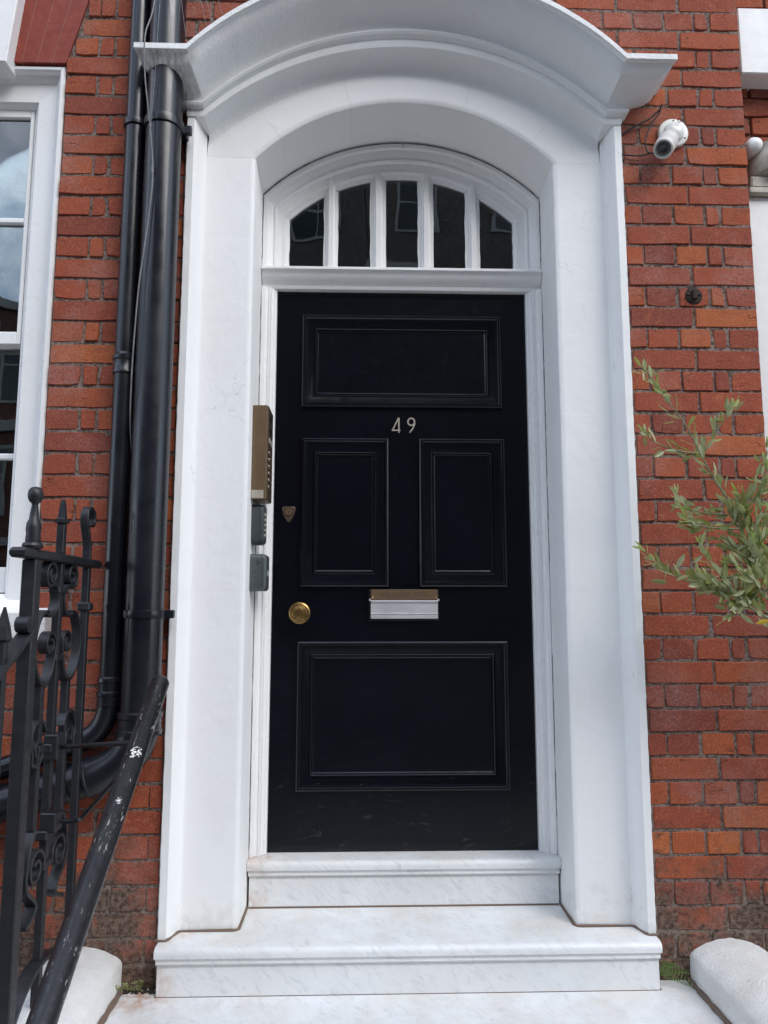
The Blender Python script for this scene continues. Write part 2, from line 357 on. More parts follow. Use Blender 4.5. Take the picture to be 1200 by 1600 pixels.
def thing(name, label, cat, loc, group=None):
    o = bpy.data.objects.new(name, None); C.objects.link(o); o.location = loc; o['_loc'] = loc
    o.empty_display_size = .05
    o['label'] = label; o['category'] = cat
    if group: o['group'] = group
    LOCS.append(o); return o
def tag(o, label, cat, group=None):
    o['label'] = label; o['category'] = cat
    if group: o['group'] = group
    return o
def sub(o, parent):
    """give a part an offset record so that its sub-parts can be built in world coordinates"""
    o['_loc'] = parent['_loc']; LOCS.append(o); return o
def struct(name, mb, mat, **k):
    o = mb.build(name, mat, **k); o['kind'] = 'structure'; return o

# ------------------------------------------------------------------ setting: landing, steps to street, ground, rooms
G = -.50
mb = MB(); mb.box(-12, 12, -3.6, -1.55, G-.3, G, .004); struct('pavement', mb, 'paving')
mb = MB(); mb.box(-60, 60, -12.2, -3.62, G-.5, G-.13, .004); struct('road', mb, 'asphalt')
mb = MB(); mb.box(-60, 60, -15.9, -12.22, G-.5, G, .004); struct('pavement', mb, 'paving')
mb = MB(); mb.box(-200, 200, -200, 200, -3.2, -2.6, 0); struct('ground', mb, 'soil')
mb = MB(); mb.box(1.13, 9, -1.54, -.002, -.8, -.16, 0); struct('front_garden', mb, 'soil')
mb = MB(); mb.box(-6, -1.13, -1.54, .0, -2.55, -2.3, 0); struct('basement_area', mb, 'paving')
land = MB()
land.box(-.866, .866, -.62, .02, -.16, 0, .006)
LAND = struct('landing', land, 'marble'); LAND['_loc'] = (0, 0, 0); LOCS.append(LAND)
for sx in (-1, 1):      # brown joint along the foot of each kerb wall
    x = sx*.866
    m2 = MB(); pts = [(x-sx*.006, .0-.03*i, .002+.001*math.sin(i*1.9)) for i in range(21)]
    m2.tube(pts, [.009+.002*math.sin(i*2.3) for i in range(21)], 6); m2.build('joint', 'grout', LAND, True)
m2 = MB(); m2.tube([(-.752+.0752*i, -.056, .001) for i in range(21)], .0042, 6); m2.build('joint', 'grout', LAND, True)
for i in range(2):
    mb = MB(); y1 = -.62-.30*i; z1 = -.165*(i+1); mb.box(-.866, .866, y1-.30, y1-.002, G-.02, z1, .008)
    struct('stair_step', mb, 'marble')
def room(name, x0, x1, y0, y1, z0, z1):
    mb = MB(); q = [(x0, y0), (x1, y0), (x1, y1), (x0, y1)]
    a = [(x, y, z0) for x, y in q]; b = [(x, y, z1) for x, y in q]
    mb.add(a+b, [(0, 1, 2, 3), (4, 5, 6, 7), (1, 2, 6, 5), (2, 3, 7, 6), (3, 0, 4, 7)])
    return struct(name, mb, 'plaster')
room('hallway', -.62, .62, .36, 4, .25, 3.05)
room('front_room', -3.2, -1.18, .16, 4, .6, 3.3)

# ------------------------------------------------------------------ brick walls (English bond)
def brick_mesh(name, L, H, seed, D=.045):
    rnd = random.Random(seed); e = .0018; b = .0016
    base = [(-L/2, -H/2), (-L/6, -H/2), (L/5, -H/2), (L/2, -H/2), (L/2, 0), (L/2, H/2), (L/6, H/2), (-L/5, H/2), (-L/2, H/2), (-L/2, 0)]
    o = [(x+rnd.uniform(-e, e)*.7, z+rnd.uniform(-e, e)) for x, z in base]
    for i in (0, 3, 5, 8):       # knocked corners
        k = rnd.choice((0, .001, .002, .005)) if rnd.random() < .5 else .0005
        o[i] = (o[i][0]-math.copysign(k, o[i][0]), o[i][1]-math.copysign(k*.7, o[i][1]))
    inn = [(x-math.copysign(min(b+rnd.uniform(0, .002), abs(x)), x), z-math.copysign(b+rnd.uniform(0, .0015), z) if abs(z) > .01 else z) for x, z in o]
    t1, t2 = rnd.uniform(-.002, .002), rnd.uniform(-.0015, .0015)
    f = lambda x, z: t1*x/(L/2)+t2*z/(H/2)
    mb = MB(); mb.rings([[(x, D, z) for x, z in o], [(x, .0035+f(x, z), z) for x, z in o], [(x, f(x, z), z) for x, z in inn]], True, False, True)
    me = bpy.data.meshes.new(name); me.from_pydata(mb.v, [], mb.f)
    import bmesh
    bm = bmesh.new(); bm.from_mesh(me); bmesh.ops.recalc_face_normals(bm, faces=bm.faces)
    bm.to_mesh(me); bm.free(); me.materials.append(M['brick']); me.shade_flat(); return me
JT = .0085
BM = {'s': [brick_mesh('brick', .225-JT, .0665, 100+i) for i in range(14)],
      'h': [brick_mesh('brick', .1125-JT, .0665, 200+i) for i in range(12)],
      'c': [brick_mesh('brick', .055-JT, .0665, 300+i) for i in range(8)]}
Z0 = .064
def put_brick(wall, kind, x, z, y=0, cut=None):
    o = bpy.data.objects.new('brick', random.choice(BM[kind])); C.objects.link(o); o.parent = wall
    l = wall['_loc']; fl = random.random() < .5
    o.location = (x-l[0]+random.uniform(-.0015, .0015), y-l[1]+random.uniform(-.0022, .0022), z-l[2]+random.uniform(-.0012, .0012))
    o.rotation_euler = (random.uniform(-.012, .012), random.uniform(-.006, .006)+(math.pi if fl else 0), random.uniform(-.008, .008))
    if cut: o.scale.x = cut
    return o
def ctop(x):        # height of the cornice back line over the arch
    a = abs(x)
    return 2.97 if a > .73 else 2.25+math.sqrt(1.04**2-a*a)
def lay(wall, xq, sgn, kmin, kmax, xin, skip=None):
    """courses from the quoin at xq running in direction -sgn to |x| > xin"""
    for k in range(kmin, kmax):
        zc = Z0+.075*k+.0375
        stretcher = (42-k) % 2 == 1     # alternate courses
        x = 0.0; seq = []
        if stretcher: pat = ['s']*12
        else: pat = ['h', 'c']+['h']*16
        for p in pat:
            Lw = {'s': .225, 'h': .1125, 'c': .055}[p]
            c = x+Lw/2; x += Lw; xc = xq-sgn*c; edge = xq-sgn*(c-Lw/2)
            lim = xin(zc); rest = sgn*edge-lim
            if rest < .012: break
            if skip:
                gap = skip(xc, zc, Lw)
                if gap >= Lw-.02: continue
                if gap > .003: put_brick(wall, p, xc-sgn*gap/2, zc, 0, (Lw-gap)/Lw); continue
            if lim > 0 and rest < Lw:        # cut brick against the surround
                put_brick(wall, p, edge-sgn*rest/2, zc, 0, rest/Lw); break
            put_brick(wall, p, xc, zc)
def xin_side(s):
    def f(z):
        if z < 2.985: return .764
        if z > 3.29: return 0.0
        return math.sqrt(max(1.04**2-(z-.02-2.25)**2, 0))
    return f
WR = thing('brick_wall', 'red brick pier right of the doorway carrying the white security camera', 'wall', (1.0, .0, 0))
WL = thing('brick_wall', 'red brick strip between the sash window and the white doorway, behind black pipes', 'wall', (-1.0, .0, 0))
def mortar_sheet(wall, x0, x1, z0, z1, name='mortar', y=.0046, clip=None):
    mb = MB(); nx, nz = max(2, int((x1-x0)/.012)), max(2, int((z1-z0)/.012)); rnd = random.Random(5)
    vs = []; fs = []
    for j in range(nz+1):
        for i in range(nx+1):
            vs.append((x0+(x1-x0)*i/nx, y+rnd.uniform(-.0010, .0010), z0+(z1-z0)*j/nz))
    for j in range(nz):
        for i in range(nx):
            if clip and not clip(x0+(x1-x0)*(i+.5)/nx, z0+(z1-z0)*(j+.5)/nz): continue
            a = j*(nx+1)+i; fs.append((a, a+1, a+nx+2, a+nx+1))
    return mb.add(vs, fs).build(name, 'mortar', wall, True, 0)
mortar_sheet(WR, .758, 1.214, -.2, 3.72)
mb = MB(); mb.box(.762, 1.212, .02, .40, -.9, 3.72, 0); mb.build('wall_core', 'mortar', WR)
mortar_sheet(WR, .0, .758, 2.98, 3.72, clip=lambda x, z: z > ctop(x)-.03)
lay(WR, 1.219, 1, -3, 47, lambda z: xin_side(1)(z))
mortar_sheet(WL, -1.19, -.758, -.9, 3.72)
mb = MB(); mb.box(-1.188, -.762, .02, .40, -1.2, 3.72, 0); mb.build('wall_core', 'mortar', WL)
mortar_sheet(WL, -.758, .0, 2.98, 3.72, clip=lambda x, z: z > ctop(x)-.03)
def skipL(x, z, L):      # the gauged window lintel takes this corner
    return max(0, -1.186+(z-3.03)*.27-(x-L/2)) if z > 3.03 else 0
lay(WL, -1.195, -1, -9, 47, lambda z: xin_side(-1)(z) , skipL)
for k in range(-9, 14):      # under the window sill
    zc = Z0+.075*k+.0375
    n = 5
    for i in range(n):
        if k % 2 == 0: put_brick(WL, 's', -1.195-.225*(i+.5), zc)
        else: put_brick(WL, 'h', -1.195-.1125*(i+.5), zc)
mortar_sheet(WL, -2.5, -1.19, -.9, 1.115)
# the same house going on above and beside the part in view
for x0, x1, z0, z1 in ((-7, 7, 3.722, 9.5), (-7, -1.455, 3.45, 3.720), (-7, -2.455, -2.3, 3.448), (2.61, 7, -.8, 3.720)):
    mb = MB(); mb.box(x0, x1, .004, .40, z0, z1, 0); struct('house_wall', mb, 'rubbed')
# rusty broken anchor left in a brick
for nm, x, z in (('anchor', .993, 2.205),):
    mb = MB(); mb.lathe((x, .001, z), [(.036, 0), (.033, -.002), (.026, -.006), (.015, -.009), (.003, -.012)], (0, 1, 0), 11)
    mb.box(x-.008, x+.008, -.018, .0, z-.018, z+.016, .003); mb.box(x-.026, x+.024, -.010, .0, z-.004, z+.008, .003)
    o = mb.build('wall_anchor', 'rust', None); tag(o, 'broken rusty iron anchor stub in the right brick pier', 'anchor')

# recessed brickwork and white trim of the neighbouring window on the right edge
NB = thing('brick_wall', 'recessed brickwork under the white lintel at the far right edge', 'wall', (1.4, .12, 2.5))
mb = MB(); mb.box(1.205, 2.6, .128, .40, -.2, 3.72, 0); mb.build('wall_core', 'mortar', NB)
for k in range(34, 47):
    zc = Z0+.075*k+.012
    for i in range(4):
        if k % 2: put_brick(NB, 's', 1.16+.225*(i+.5), zc, .115)
        else: put_brick(NB, 'h', 1.19+.1125*(i+.5), zc, .115)
mb = MB(); mb.box(1.232, 2.4, .03, .20, 3.075, 3.34, .004); o = mb.build('lintel', 'white', None); tag(o, 'plain white painted stone lintel block at top right corner', 'lintel')
ps = thing('pilaster', 'white pilaster with weathered scrolled capital right of the brick pier', 'pilaster', (1.4, .1, .3))
mb = MB(); mb.box(1.226, 1.62, .045, .20, -.15, 2.60, .004); mb.build('shaft', 'white', ps)
mb = MB(); mb.box(1.228, 1.60, .020, .20, 2.601, 2.625, .004); mb.box(1.24, 1.59, .028, .20, 2.627, 2.672, .006); mb.build('abacus', 'stone', ps)
mb = MB(); mb.lathe((1.375, .085, 2.676), [(.100, 0), (.118, .012), (.125, .04), (.120, .075), (.112, .1), (.118, .115)], (0, 0, 1), 26); mb.build('drum', 'stone', ps, True)
for xx in (1.258, 1.49):
    mb = MB(); mb.lathe((xx, .02, 2.785), [(.004, -.02), (.022, -.012), (.03, .0), (.031, .03), (.028, .09)], (0, 1, 0), 18); mb.build('volute', 'white', ps, True)

# ------------------------------------------------------------------ painted door surround
SUR = thing('door_surround', 'thick white painted stone doorway surround with arched hood', 'door surround', (0, 0, .14))
XO, XF, YF, YI = .760, .734, -.022, .048
HALF = .530
plan = [(HALF, .30), (HALF, .062), (HALF+.003, .054), (HALF+.010, .0495), (HALF+.02, YI), (.700, YI-.001), (.708, YI-.004), (.713, .036), (.7185, .016), (.7245, -.006), (.729, -.016), (XF, YF), (XO-.003, YF), (XO, YF+.004), (XO, .14), (.66, .31)]
joints = [.141, .272, .571, .901, 1.191, 1.50, 1.804, 2.116, 2.424, 2.719]
def mir(poly, s): return poly if s > 0 else [(-x, y) for x, y in reversed(poly)]
for s in (-1, 1):
    for a, b in zip(joints[:-1], joints[1:]):
        mb = MB(); rq = random.Random(int(a*1000)+s); nz = 14; rings = []
        for i in range(nz+1):
            z = a+.0001+(b-a-.0002)*i/nz; inn = .0002 if i in (0, nz) else 0
            rings.append([(s*(x+(rq.uniform(-.0012, .0006) if x > .75 and y < .1 else rq.uniform(-.0006, .0006) if HALF < x < .6 and y < .06 else 0)+(inn if x < .6 else -inn)), y+(inn if y < .1 else 0)+(rq.uniform(-.0006, .0006) if x > .72 and y < .02 else 0), z) for x, y in plan])
        mb.rings(rings, True, True, True)
        mb.build('jamb_block', 'white', SUR, True, 30)
    up_plan = [(.7035, .12), (.7035, YI-.001), (.708, YI-.004), (.713, .036), (.7185, .016), (.7245, -.006), (.729, -.016), (XF, YF), (XO-.003, YF), (XO, YF+.004), (XO, .12)]
    mb = MB(); mb.prism(list(reversed(mir(up_plan, s))), 2.7192, 2.868, .0002); mb.build('jamb_block', 'white', SUR, True, 30)
# arch voussoirs
ZS, ZC = 2.720, 2.945; rise = ZC-ZS; RA = (HALF**2+rise**2)/(2*rise); CA = ZC-RA; TH = math.asin(HALF/RA)
def outer(th):
    c2, r2 = 2.073, 1.06; dx, dz = math.sin(th), math.cos(th); q = CA-c2
    t = -dz*q+math.sqrt((dz*q)**2-(q*q-r2*r2)); x, z = dx*t, CA+dz*t
    if abs(x) > .703: t *= .703/abs(x); x, z = dx*t, CA+dz*t
    return x, z
ths = [-TH, -.80*TH, -.33*TH, .36*TH, .82*TH, TH]
for a, b in zip(ths[:-1], ths[1:]):
    g = .00025/RA; a2, b2 = (a+g, b-g); N = 12; mb = MB(); rings = []
    for i in range(N+1):
        th = a2+(b2-a2)*i/N; ox, oz = outer(th); sx, cx_ = math.sin(th), math.cos(th)
        P = lambda r, y, dz=0: (sx*r, y, CA+cx_*r+dz)
        ring = [(ox, YI, oz), P(RA+.022, YI), P(RA+.010, YI+.0015), P(RA+.003, YI+.006), P(RA, YI+.014), P(RA, .16, -.012), P(RA, .30, -.024), (ox, .30, oz)]
        rings.append(ring)
    def foot(s): return [(s*.703, YI, 2.7198), (s*(HALF+.022), YI, 2.7198), (s*(HALF+.010), YI+.0015, 2.7198), (s*(HALF+.003), YI+.006, 2.7198), (s*HALF, YI+.014, 2.7198), (s*HALF, .16, 2.7198), (s*HALF, .30, 2.7198), (s*.703, .30, 2.7198)]
    if a == ths[0]: rings.insert(0, foot(-1))
    if b == ths[-1]: rings.append(foot(1))
    mb.rings(rings, True, True, True); mb.build('voussoir', 'white', SUR, True, 30)
# hood cornice: every profile point is carried along end return - level end - arc - level end - return
prof = [  # (y, level z, mitre x, crown z)
    (.0485, 2.765, .690, 3.045), (.046, 2.783, .691, 3.062), (.038, 2.800, .693, 3.078), (.020, 2.813, .695, 3.092), (-.004, 2.820, .697, 3.100), (-.026, 2.823, .699, 3.104),
    (-.0275, 2.826, .699, 3.107), (-.0280, 2.848, .701, 3.134), (-.034, 2.8495, .702, 3.137), (-.044, 2.853, .703, 3.142), (-.049, 2.860, .7035, 3.150), (-.0465, 2.867, .704, 3.158), (-.040, 2.8705, .704, 3.162),
    (-.040, 2.8735, .7045, 3.166), (-.044, 2.882, .706, 3.176), (-.054, 2.891, .708, 3.187), (-.070, 2.900, .711, 3.199), (-.090, 2.907, .714, 3.210), (-.112, 2.915, .718, 3.221), (-.132, 2.925, .722, 3.234), (-.146, 2.937, .726, 3.247), (-.154, 2.950, .729, 3.259), (-.157, 2.957, .730, 3.265),
    (-.166, 2.9585, .731, 3.268), (-.169, 2.962, .732, 3.272), (-.170, 2.976, .733, 3.286), (-.166, 2.980, .733, 3.290), (-.03, 2.990, .734, 3.300), (.03, 2.994, .735, 3.304)]
NA = 40
def path(y, zl, xm, zc):
    a = max(-y-.026, -.062); xr = .758+a
    h = zc-zl; r = (xm*xm+h*h)/(2*h); c = zc-r; t = math.asin(xm/r)
    L = [(-xr, max(.06, y+.01), zl), (-xr, y, zl)]
    arc = [(math.sin(-t+2*t*i/NA)*r, y, c+math.cos(-t+2*t*i/NA)*r) for i in range(NA+1)]
    Rr = [(xr, y, zl), (xr, max(.06, y+.01), zl)]
    return L+arc+Rr
paths = [path(*p) for p in prof]; npt = len(paths[0])
cuts = [0, 2, 2+9, 2+17, 2+26, 2+34, 2+NA, npt-1]
cuts = [0, 6, 16, 28, 38, npt-1]
rj = random.Random(3)
for a, b in zip(cuts[:-1], cuts[1:]):
    cols = [[paths[i][j] for i in range(len(prof))] for j in range(a, b+1)]
    def lerp(p, q, f): return tuple(p[k]+(q[k]-p[k])*f for k in range(3))
    if a > 0: cols[0] = [lerp(p, q, .004) for p, q in zip(cols[0], cols[1])]
    if b < npt-1: cols[-1] = [lerp(p, q, .004) for p, q in zip(cols[-1], cols[-2])]
    mb = MB(); mb.rings(cols, False, False, False)
    for col in (cols[0], cols[-1]):       # closed ends
        n = len(col); mb.add(col+[(col[-1][0], .06, col[0][2])], [tuple(range(n+1))])
    mb.build('cornice_block', 'cornice', SUR, True, 28)
# rough paint lip along the top of the hood, its own coat of masonry paint
mb = MB(); lip = path(-.172, 2.970, .7325, 3.280)
mb2 = []
for j in range(1, npt-1):
    p = lip[j]; k = rj.uniform(-.0016, .0016); mb2.append([(p[0], p[1]-.003+k, p[2]-.011+k*.6), (p[0], p[1]-.003+k, p[2]+.008+k*.8), (p[0], p[1]+.03, p[2]+.0145+k), (p[0], p[1]+.03, p[2]-.005)])
MB().rings(mb2, True, True, True).build('lip', 'white_rough', SUR, True, 40)
# brown sealant line round the feet of the jambs
for s in (-1, 1):
    pl = [(x, y) for x, y in mir(plan, s) if y < .28]
    pl = [p for p in (plan[1:-2])]
    mb = MB(); pts = []
    for x, y in pl:
        pts.append((s*(x-.003 if x < .6 else x+.001), y-.005, .143))
    mb.tube([(s*(HALF-.003), .225, .143)]+pts, [.0042+.0012*math.sin(i*2.1) for i in range(len(pts)+1)], 6); mb.build('joint', 'grout', SUR, True)

# marble steps in the doorway
def marble_step(label, hw, yf, yb, z0, z1, ov=.022):
    t = thing('marble_step', label, 'step', (0, yf, z0), 'marble doorsteps'); t.pop('group') if 'group' in t else None
    r = .017; prof = []
    pr = [(yb, z1), (yf+r, z1)]+[(yf+r-r*math.sin(a), z1-r+r*math.cos(a)) for a in (R(20), R(45), R(70), R(90))]+[(yf+.001, z1-.028), (yf+.003, z1-.030), (yb, z1-.030)]
    def ext(p, name, hw_):
        mb = MB(); c = .002
        mb.rings([[(x, y+(0 if abs(x) < hw_ else c*.5), z) for y, z in p] for x in (-hw_, -hw_+.003, -.3, 0, .3, hw_-.003, hw_)], True, True, True); return mb.build(name, 'marble', t, True, 35)
    ext(pr, 'tread', hw)
    q = [(yb, z1-.0305), (yf+.006, z1-.0305), (yf+.006, z1-.034), (yf+.009, z1-.037), (yf+.007, z1-.044), (yf+.010, z1-.049), (yf+.018, z1-.051), (yb, z1-.051)]
    ext(q, 'moulding', hw-.004)
    mb = MB(); mb.box(-hw+.006, hw-.006, yf+.018, yb, z0+.001, z1-.0515, .0015); mb.build('riser', 'marble', t); return t
marble_step('wide lower marble doorstep the white surround stands on', .754, -.078, .36, 0, .1405)
marble_step('narrow upper marble doorstep directly under the black door', .5285, .203, .36, .1415, .2925)
m2 = MB(); m2.tube([(-.52+.052*i, .2225, .1425) for i in range(21)], .0042, 6); o = m2.build('joint', 'grout', bpy.data.objects['marble_step.001'], True)

# ------------------------------------------------------------------ door frame, fanlight
FR = thing('door_frame', 'white gloss moulded door frame with transom bar and arched fanlight', 'door frame', (0, .28, .295))
fo = HALF-.0012
fplan = [(fo, .36), (fo, .2505), (fo-.003, .247), (fo-.012, .247), (fo-.014, .2505), (fo-.016, .2560), (fo-.026, .2600), (fo-.028, .2565), (fo-.033, .2565), (fo-.0355, .2615), (fo-.0375, .2690), (fo-.046, .2725), (fo-.0475, .279), (.4755, .281), (.4735, .283), (.4735, .36)]
for s in (-1, 1):
    mb = MB(); mb.prism(list(reversed(mir(fplan, s))) if s > 0 else list(reversed(mir(fplan, s))), .2935, 2.333, .001); mb.build('jamb', 'gloss', FR, True, 25)
tp = [(.36, 2.4425), (.262, 2.4400), (.236, 2.4330), (.228, 2.4300), (.2265, 2.4270), (.2265, 2.4130), (.229, 2.4105), (.236, 2.4085), (.241, 2.3900), (.246, 2.3740), (.254, 2.3600), (.262, 2.3490), (.2665, 2.3450), (.2665, 2.3400), (.270, 2.3370), (.272, 2.3230), (.275, 2.3125), (.36, 2.3118)]
tp = [(y, 2.3335+(z-2.3118)*.585) for y, z in tp]
mb = MB(); hw = fo-.001
mb.rings([[(x, y, z) for y, z in tp] for x in (-hw, -hw*.5, 0, hw*.5, hw)], True, True, True); mb.build('transom', 'gloss', FR, True, 25)
# fanlight frame between outer curve (soffit) and glass curve
def curve_o(t):          # t 0..1 along the head incl. legs
    zc, zs, hf = 2.917, 2.694, fo
    h = zc-zs; r = (hf*hf+h*h)/(2*h); c = zc-r; T = math.asin(hf/r)
    if t < .2: return (-hf, 2.4115+(zs-2.4115)*t/.2)
    if t > .8: return (hf, 2.4115+(zs-2.4115)*(1-t)/.2)
    a = -T+2*T*(t-.2)/.6; return (math.sin(a)*r, c+math.cos(a)*r)
def curve_i(t):
    zc, zs, hf = 2.797, 2.620, .433
    h = zc-zs; r = (hf*hf+h*h)/(2*h); c = zc-r; T = math.asin(hf/r)
    if t < .2: return (-hf, 2.4115+(zs-2.4115)*t/.2)
    if t > .8: return (hf, 2.4115+(zs-2.4115)*(1-t)/.2)
    a = -T+2*T*(t-.2)/.6; return (math.sin(a)*r, c+math.cos(a)*r)
fprof = [(0, .33), (0, .2500), (.03, .2465), (.14, .2465), (.17, .2495), (.19, .2545), (.30, .2585), (.40, .2635), (.43, .2665), (.45, .2630), (.50, .2625), (.54, .2660), (.57, .2730), (.75, .2770), (.78, .2760), (.84, .2765), (.87, .2800), (.90, .2870), (.995, .2930), (1, .2960), (1, .33)]
rings = []
ts = [0, .1, .2-1e-6, .2+1e-6]+[.2+.6*i/48 for i in range(1, 48)]+[.8-1e-6, .8+1e-6, .9, 1]
for t in ts:
    o_, i_ = curve_o(t), curve_i(t)
    rings.append([(o_[0]+(i_[0]-o_[0])*u, y, o_[1]+(i_[1]-o_[1])*u) for u, y in fprof])
mb = MB(); mb.rings(rings, False); mb.build('fanlight_frame', 'gloss', FR, True, 25)
def zarch(x):
    zc, zs, hf = 2.797, 2.620, .433; h = zc-zs; r = (hf*hf+h*h)/(2*h); return zc-r+math.sqrt(r*r-x*x)
for xm, hwid in ((-.2725, .0235), (-.0905, .0265), (.0945, .0265), (.2765, .0245)):
    mb = MB(); z1 = zarch(abs(xm)+hwid*(-1 if abs(xm) > .1 else 1))+.03
    pl = [(xm-hwid, .31), (xm-hwid, .2975), (xm-hwid*.72, .2925), (xm-hwid*.62, .283), (xm-hwid*.40, .281), (xm-hwid*.34, .2720), (xm+hwid*.34, .2720), (xm+hwid*.40, .281), (xm+hwid*.62, .283), (xm+hwid*.72, .2925), (xm+hwid, .2975), (xm+hwid, .31)]
    mb.prism(pl, 2.408, z1, .0005); mb.build('glazing_bar', 'gloss', FR, True, 25)
panes = [(-.436, -.296), (-.249, -.117), (-.064, .068), (.121, .252), (.301, .436)]
for a, b in panes:
    n = 6; pts = [(a, 2.409)]+[(a+(b-a)*i/n, zarch(min(abs(a+(b-a)*i/n), .433))+.004) for i in range(n+1)]+[(b, 2.409)]
    mb = MB(); k = random.uniform(-.003, .003); mb.rings([[(x, .301+k*(x-a), z) for x, z in pts], [(x, .304+k*(x-a), z) for x, z in pts]], True, True, True); mb.build('pane', 'glass', FR)
    # uneven putty/paint line on the glass edge
    mb = MB(); rr = random.Random(int(a*1000)+999)
    L = [(a+.002, 2.412+(zarch(min(abs(a), .432))-2.412)*i/9) for i in range(10)]; Rr_ = [(b-.002, 2.412+(zarch(min(abs(b), .432))-2.412)*i/9) for i in range(10)]
    for side, sg in ((L, 1), (Rr_, -1)):
        q = []
        for x, z in side:
            wd = rr.uniform(.001, .0038); q.append([(x-sg*.004, .2995, z), (x+sg*wd, .2995, z), (x+sg*wd, .3008, z), (x-sg*.004, .3008, z)])
        mb.rings(q, True, True, True)
    mb.build('paint_edge', 'gloss', FR)
# dark ragged cracks between frame and stone
def crack(pts, r0, nm='crack'):
    mb = MB(); rr = random.Random(len(pts)); mb.tube([(p[0]+rr.uniform(-.0012, .0012), p[1], p[2]+rr.uniform(-.001, .001)) for p in pts], [max(.0004, r0*rr.uniform(.3, 1.25)) for _ in pts], 5); return mb.build(nm, 'crackdark', FR)
crack([(-fo-.001, .2475, .32+(2.3-.32)*i/60) for i in range(61)], .0014)
crack([(fo+.001, .2475, .42+.55*i/24) for i in range(25)], .0009); crack([(fo+.001, .2475, 1.3+.95*i/40) for i in range(41)], .0008)
crack([(curve_o(.2+.6*i/60)[0]*1.001, .2475, curve_o(.2+.6*i/60)[1]+.001) for i in range(61)], .0009)
crack([(-fo, .247, 2.44+.25*i/10) for i in range(11)], .0012); crack([(fo, .247, 2.44+.25*i/10) for i in range(11)], .0012)
crack([(.004+.003*math.sin(i*1.3), .2462-.0, 2.913-.0045*i) for i in range(5)], .0010)

# ------------------------------------------------------------------ black front door
DY = .300
DR = thing('front_door', 'black four-panel front door numbered 49 with brass knob', 'door', (0, DY, .295))
DX = .4725; zb, zt = .2965, 2.3325; TK = .045
PAN = [(-.378, .378, 1.877, 2.240), (-.376, -.049, 1.209, 1.763), (.060, .384, 1.209, 1.763), (-.380, .380, .497, 1.018)]
ins = .012
for s in (-1, 1):
    mb = MB(); mb.box(min(s*DX, s*(.378-ins)), max(s*DX, s*(.378-ins)), DY, DY+TK, zb, zt, .0002); mb.build('stile', 'door', DR)
e_ = .378-ins-.00005
for a, b in ((2.240-ins, zt), (1.763-ins, 1.877+ins), (1.018-ins, 1.209+ins), (zb, .497+ins)):
    mb = MB(); mb.box(-e_, e_, DY, DY+TK, a+.0003, b-.0003, .0002); mb.build('rail', 'door', DR)
mb = MB(); mb.box(-.049-ins, .060+ins, DY, DY+TK, 1.209+ins+.0003, 1.763-ins-.0003, .0002); mb.build('muntin', 'door', DR)
MP = [(0, 0), (.0005, .009), (.003, .0145), (.008, .0175), (.013, .0170), (.0165, .0135), (.018, .0105), (.0215, .0100), (.0225, .0075), (.030, .0055), (.040, .0020), (.046, .0005), (.0475, .0030), (.050, .0048), (.0535, .0045), (.0560, .0020), (.0575, -.0030), (.0590, -.0065), (.063, -.0085)]
for x0, x1, z0, z1 in PAN:
    mb = MB(); mb.box(x0+.008, x1-.008, DY+.0085, DY+.03, z0+.008, z1-.008, .0005); pn = sub(mb.build('panel', 'door', DR), DR)
    mb = MB(); rings = []
    for d, h in MP: rings.append([(x0+d, DY-h, z0+d), (x1-d, DY-h, z0+d), (x1-d, DY-h, z1-d), (x0+d, DY-h, z1-d)])
    mb.rings(rings, True); mb.build('moulding', 'door', pn, True, 22)
# numerals 4 and 9
def stroke(pts, wd, y0=DY-.004, y1=DY+.001, closed=False):
    mb = MB(); P = [Vector((p[0], 0, p[1])) for p in pts]; n = len(P); L = []
    for i in range(n):
        a = P[(i-1) % n] if (closed or i) else P[i]; b = P[(i+1) % n] if (closed or i < n-1) else P[i]
        t = (b-a).normalized(); nn = Vector((-t.z, 0, t.x))*wd/2
        L.append([(P[i]+nn)+Vector((0, y1, 0)), (P[i]+nn*.8)+Vector((0, y0, 0)), (P[i]-nn*.8)+Vector((0, y0, 0)), (P[i]-nn)+Vector((0, y1, 0))])
    if closed: L.append(L[0])
    mb.rings(L, True, not closed, not closed); return mb
x4, z4 = -.0215, 1.8135
mb = stroke([(x4+.0095, z4-.029), (x4+.0095, z4+.0285)], .0062)
m3 = stroke([(x4+.0085, z4+.028), (x4-.0145, z4-.0195)], .0056, DY-.0043); mb.add(m3.v, m3.f)
m3 = stroke([(x4-.0175, z4-.0195), (x4+.0155, z4-.0195)], .0058, DY-.0046); mb.add(m3.v, m3.f)
mb.build('numeral', 'numeral', DR)
x9, z9 = .0345, 1.8135
mb = stroke([(x9+math.cos(a)*.0125, z9+.0135+math.sin(a)*.0135) for a in [2*math.pi*i/22 for i in range(22)]], .0062, closed=True)
m3 = stroke([(x9+.0128, z9+.0135), (x9+.0118, z9+.003), (x9+.007, z9-.010), (x9-.001, z9-.022), (x9-.006, z9-.028)], .0060, DY-.0044); mb.add(m3.v, m3.f)
mb.build('numeral', 'numeral', DR)
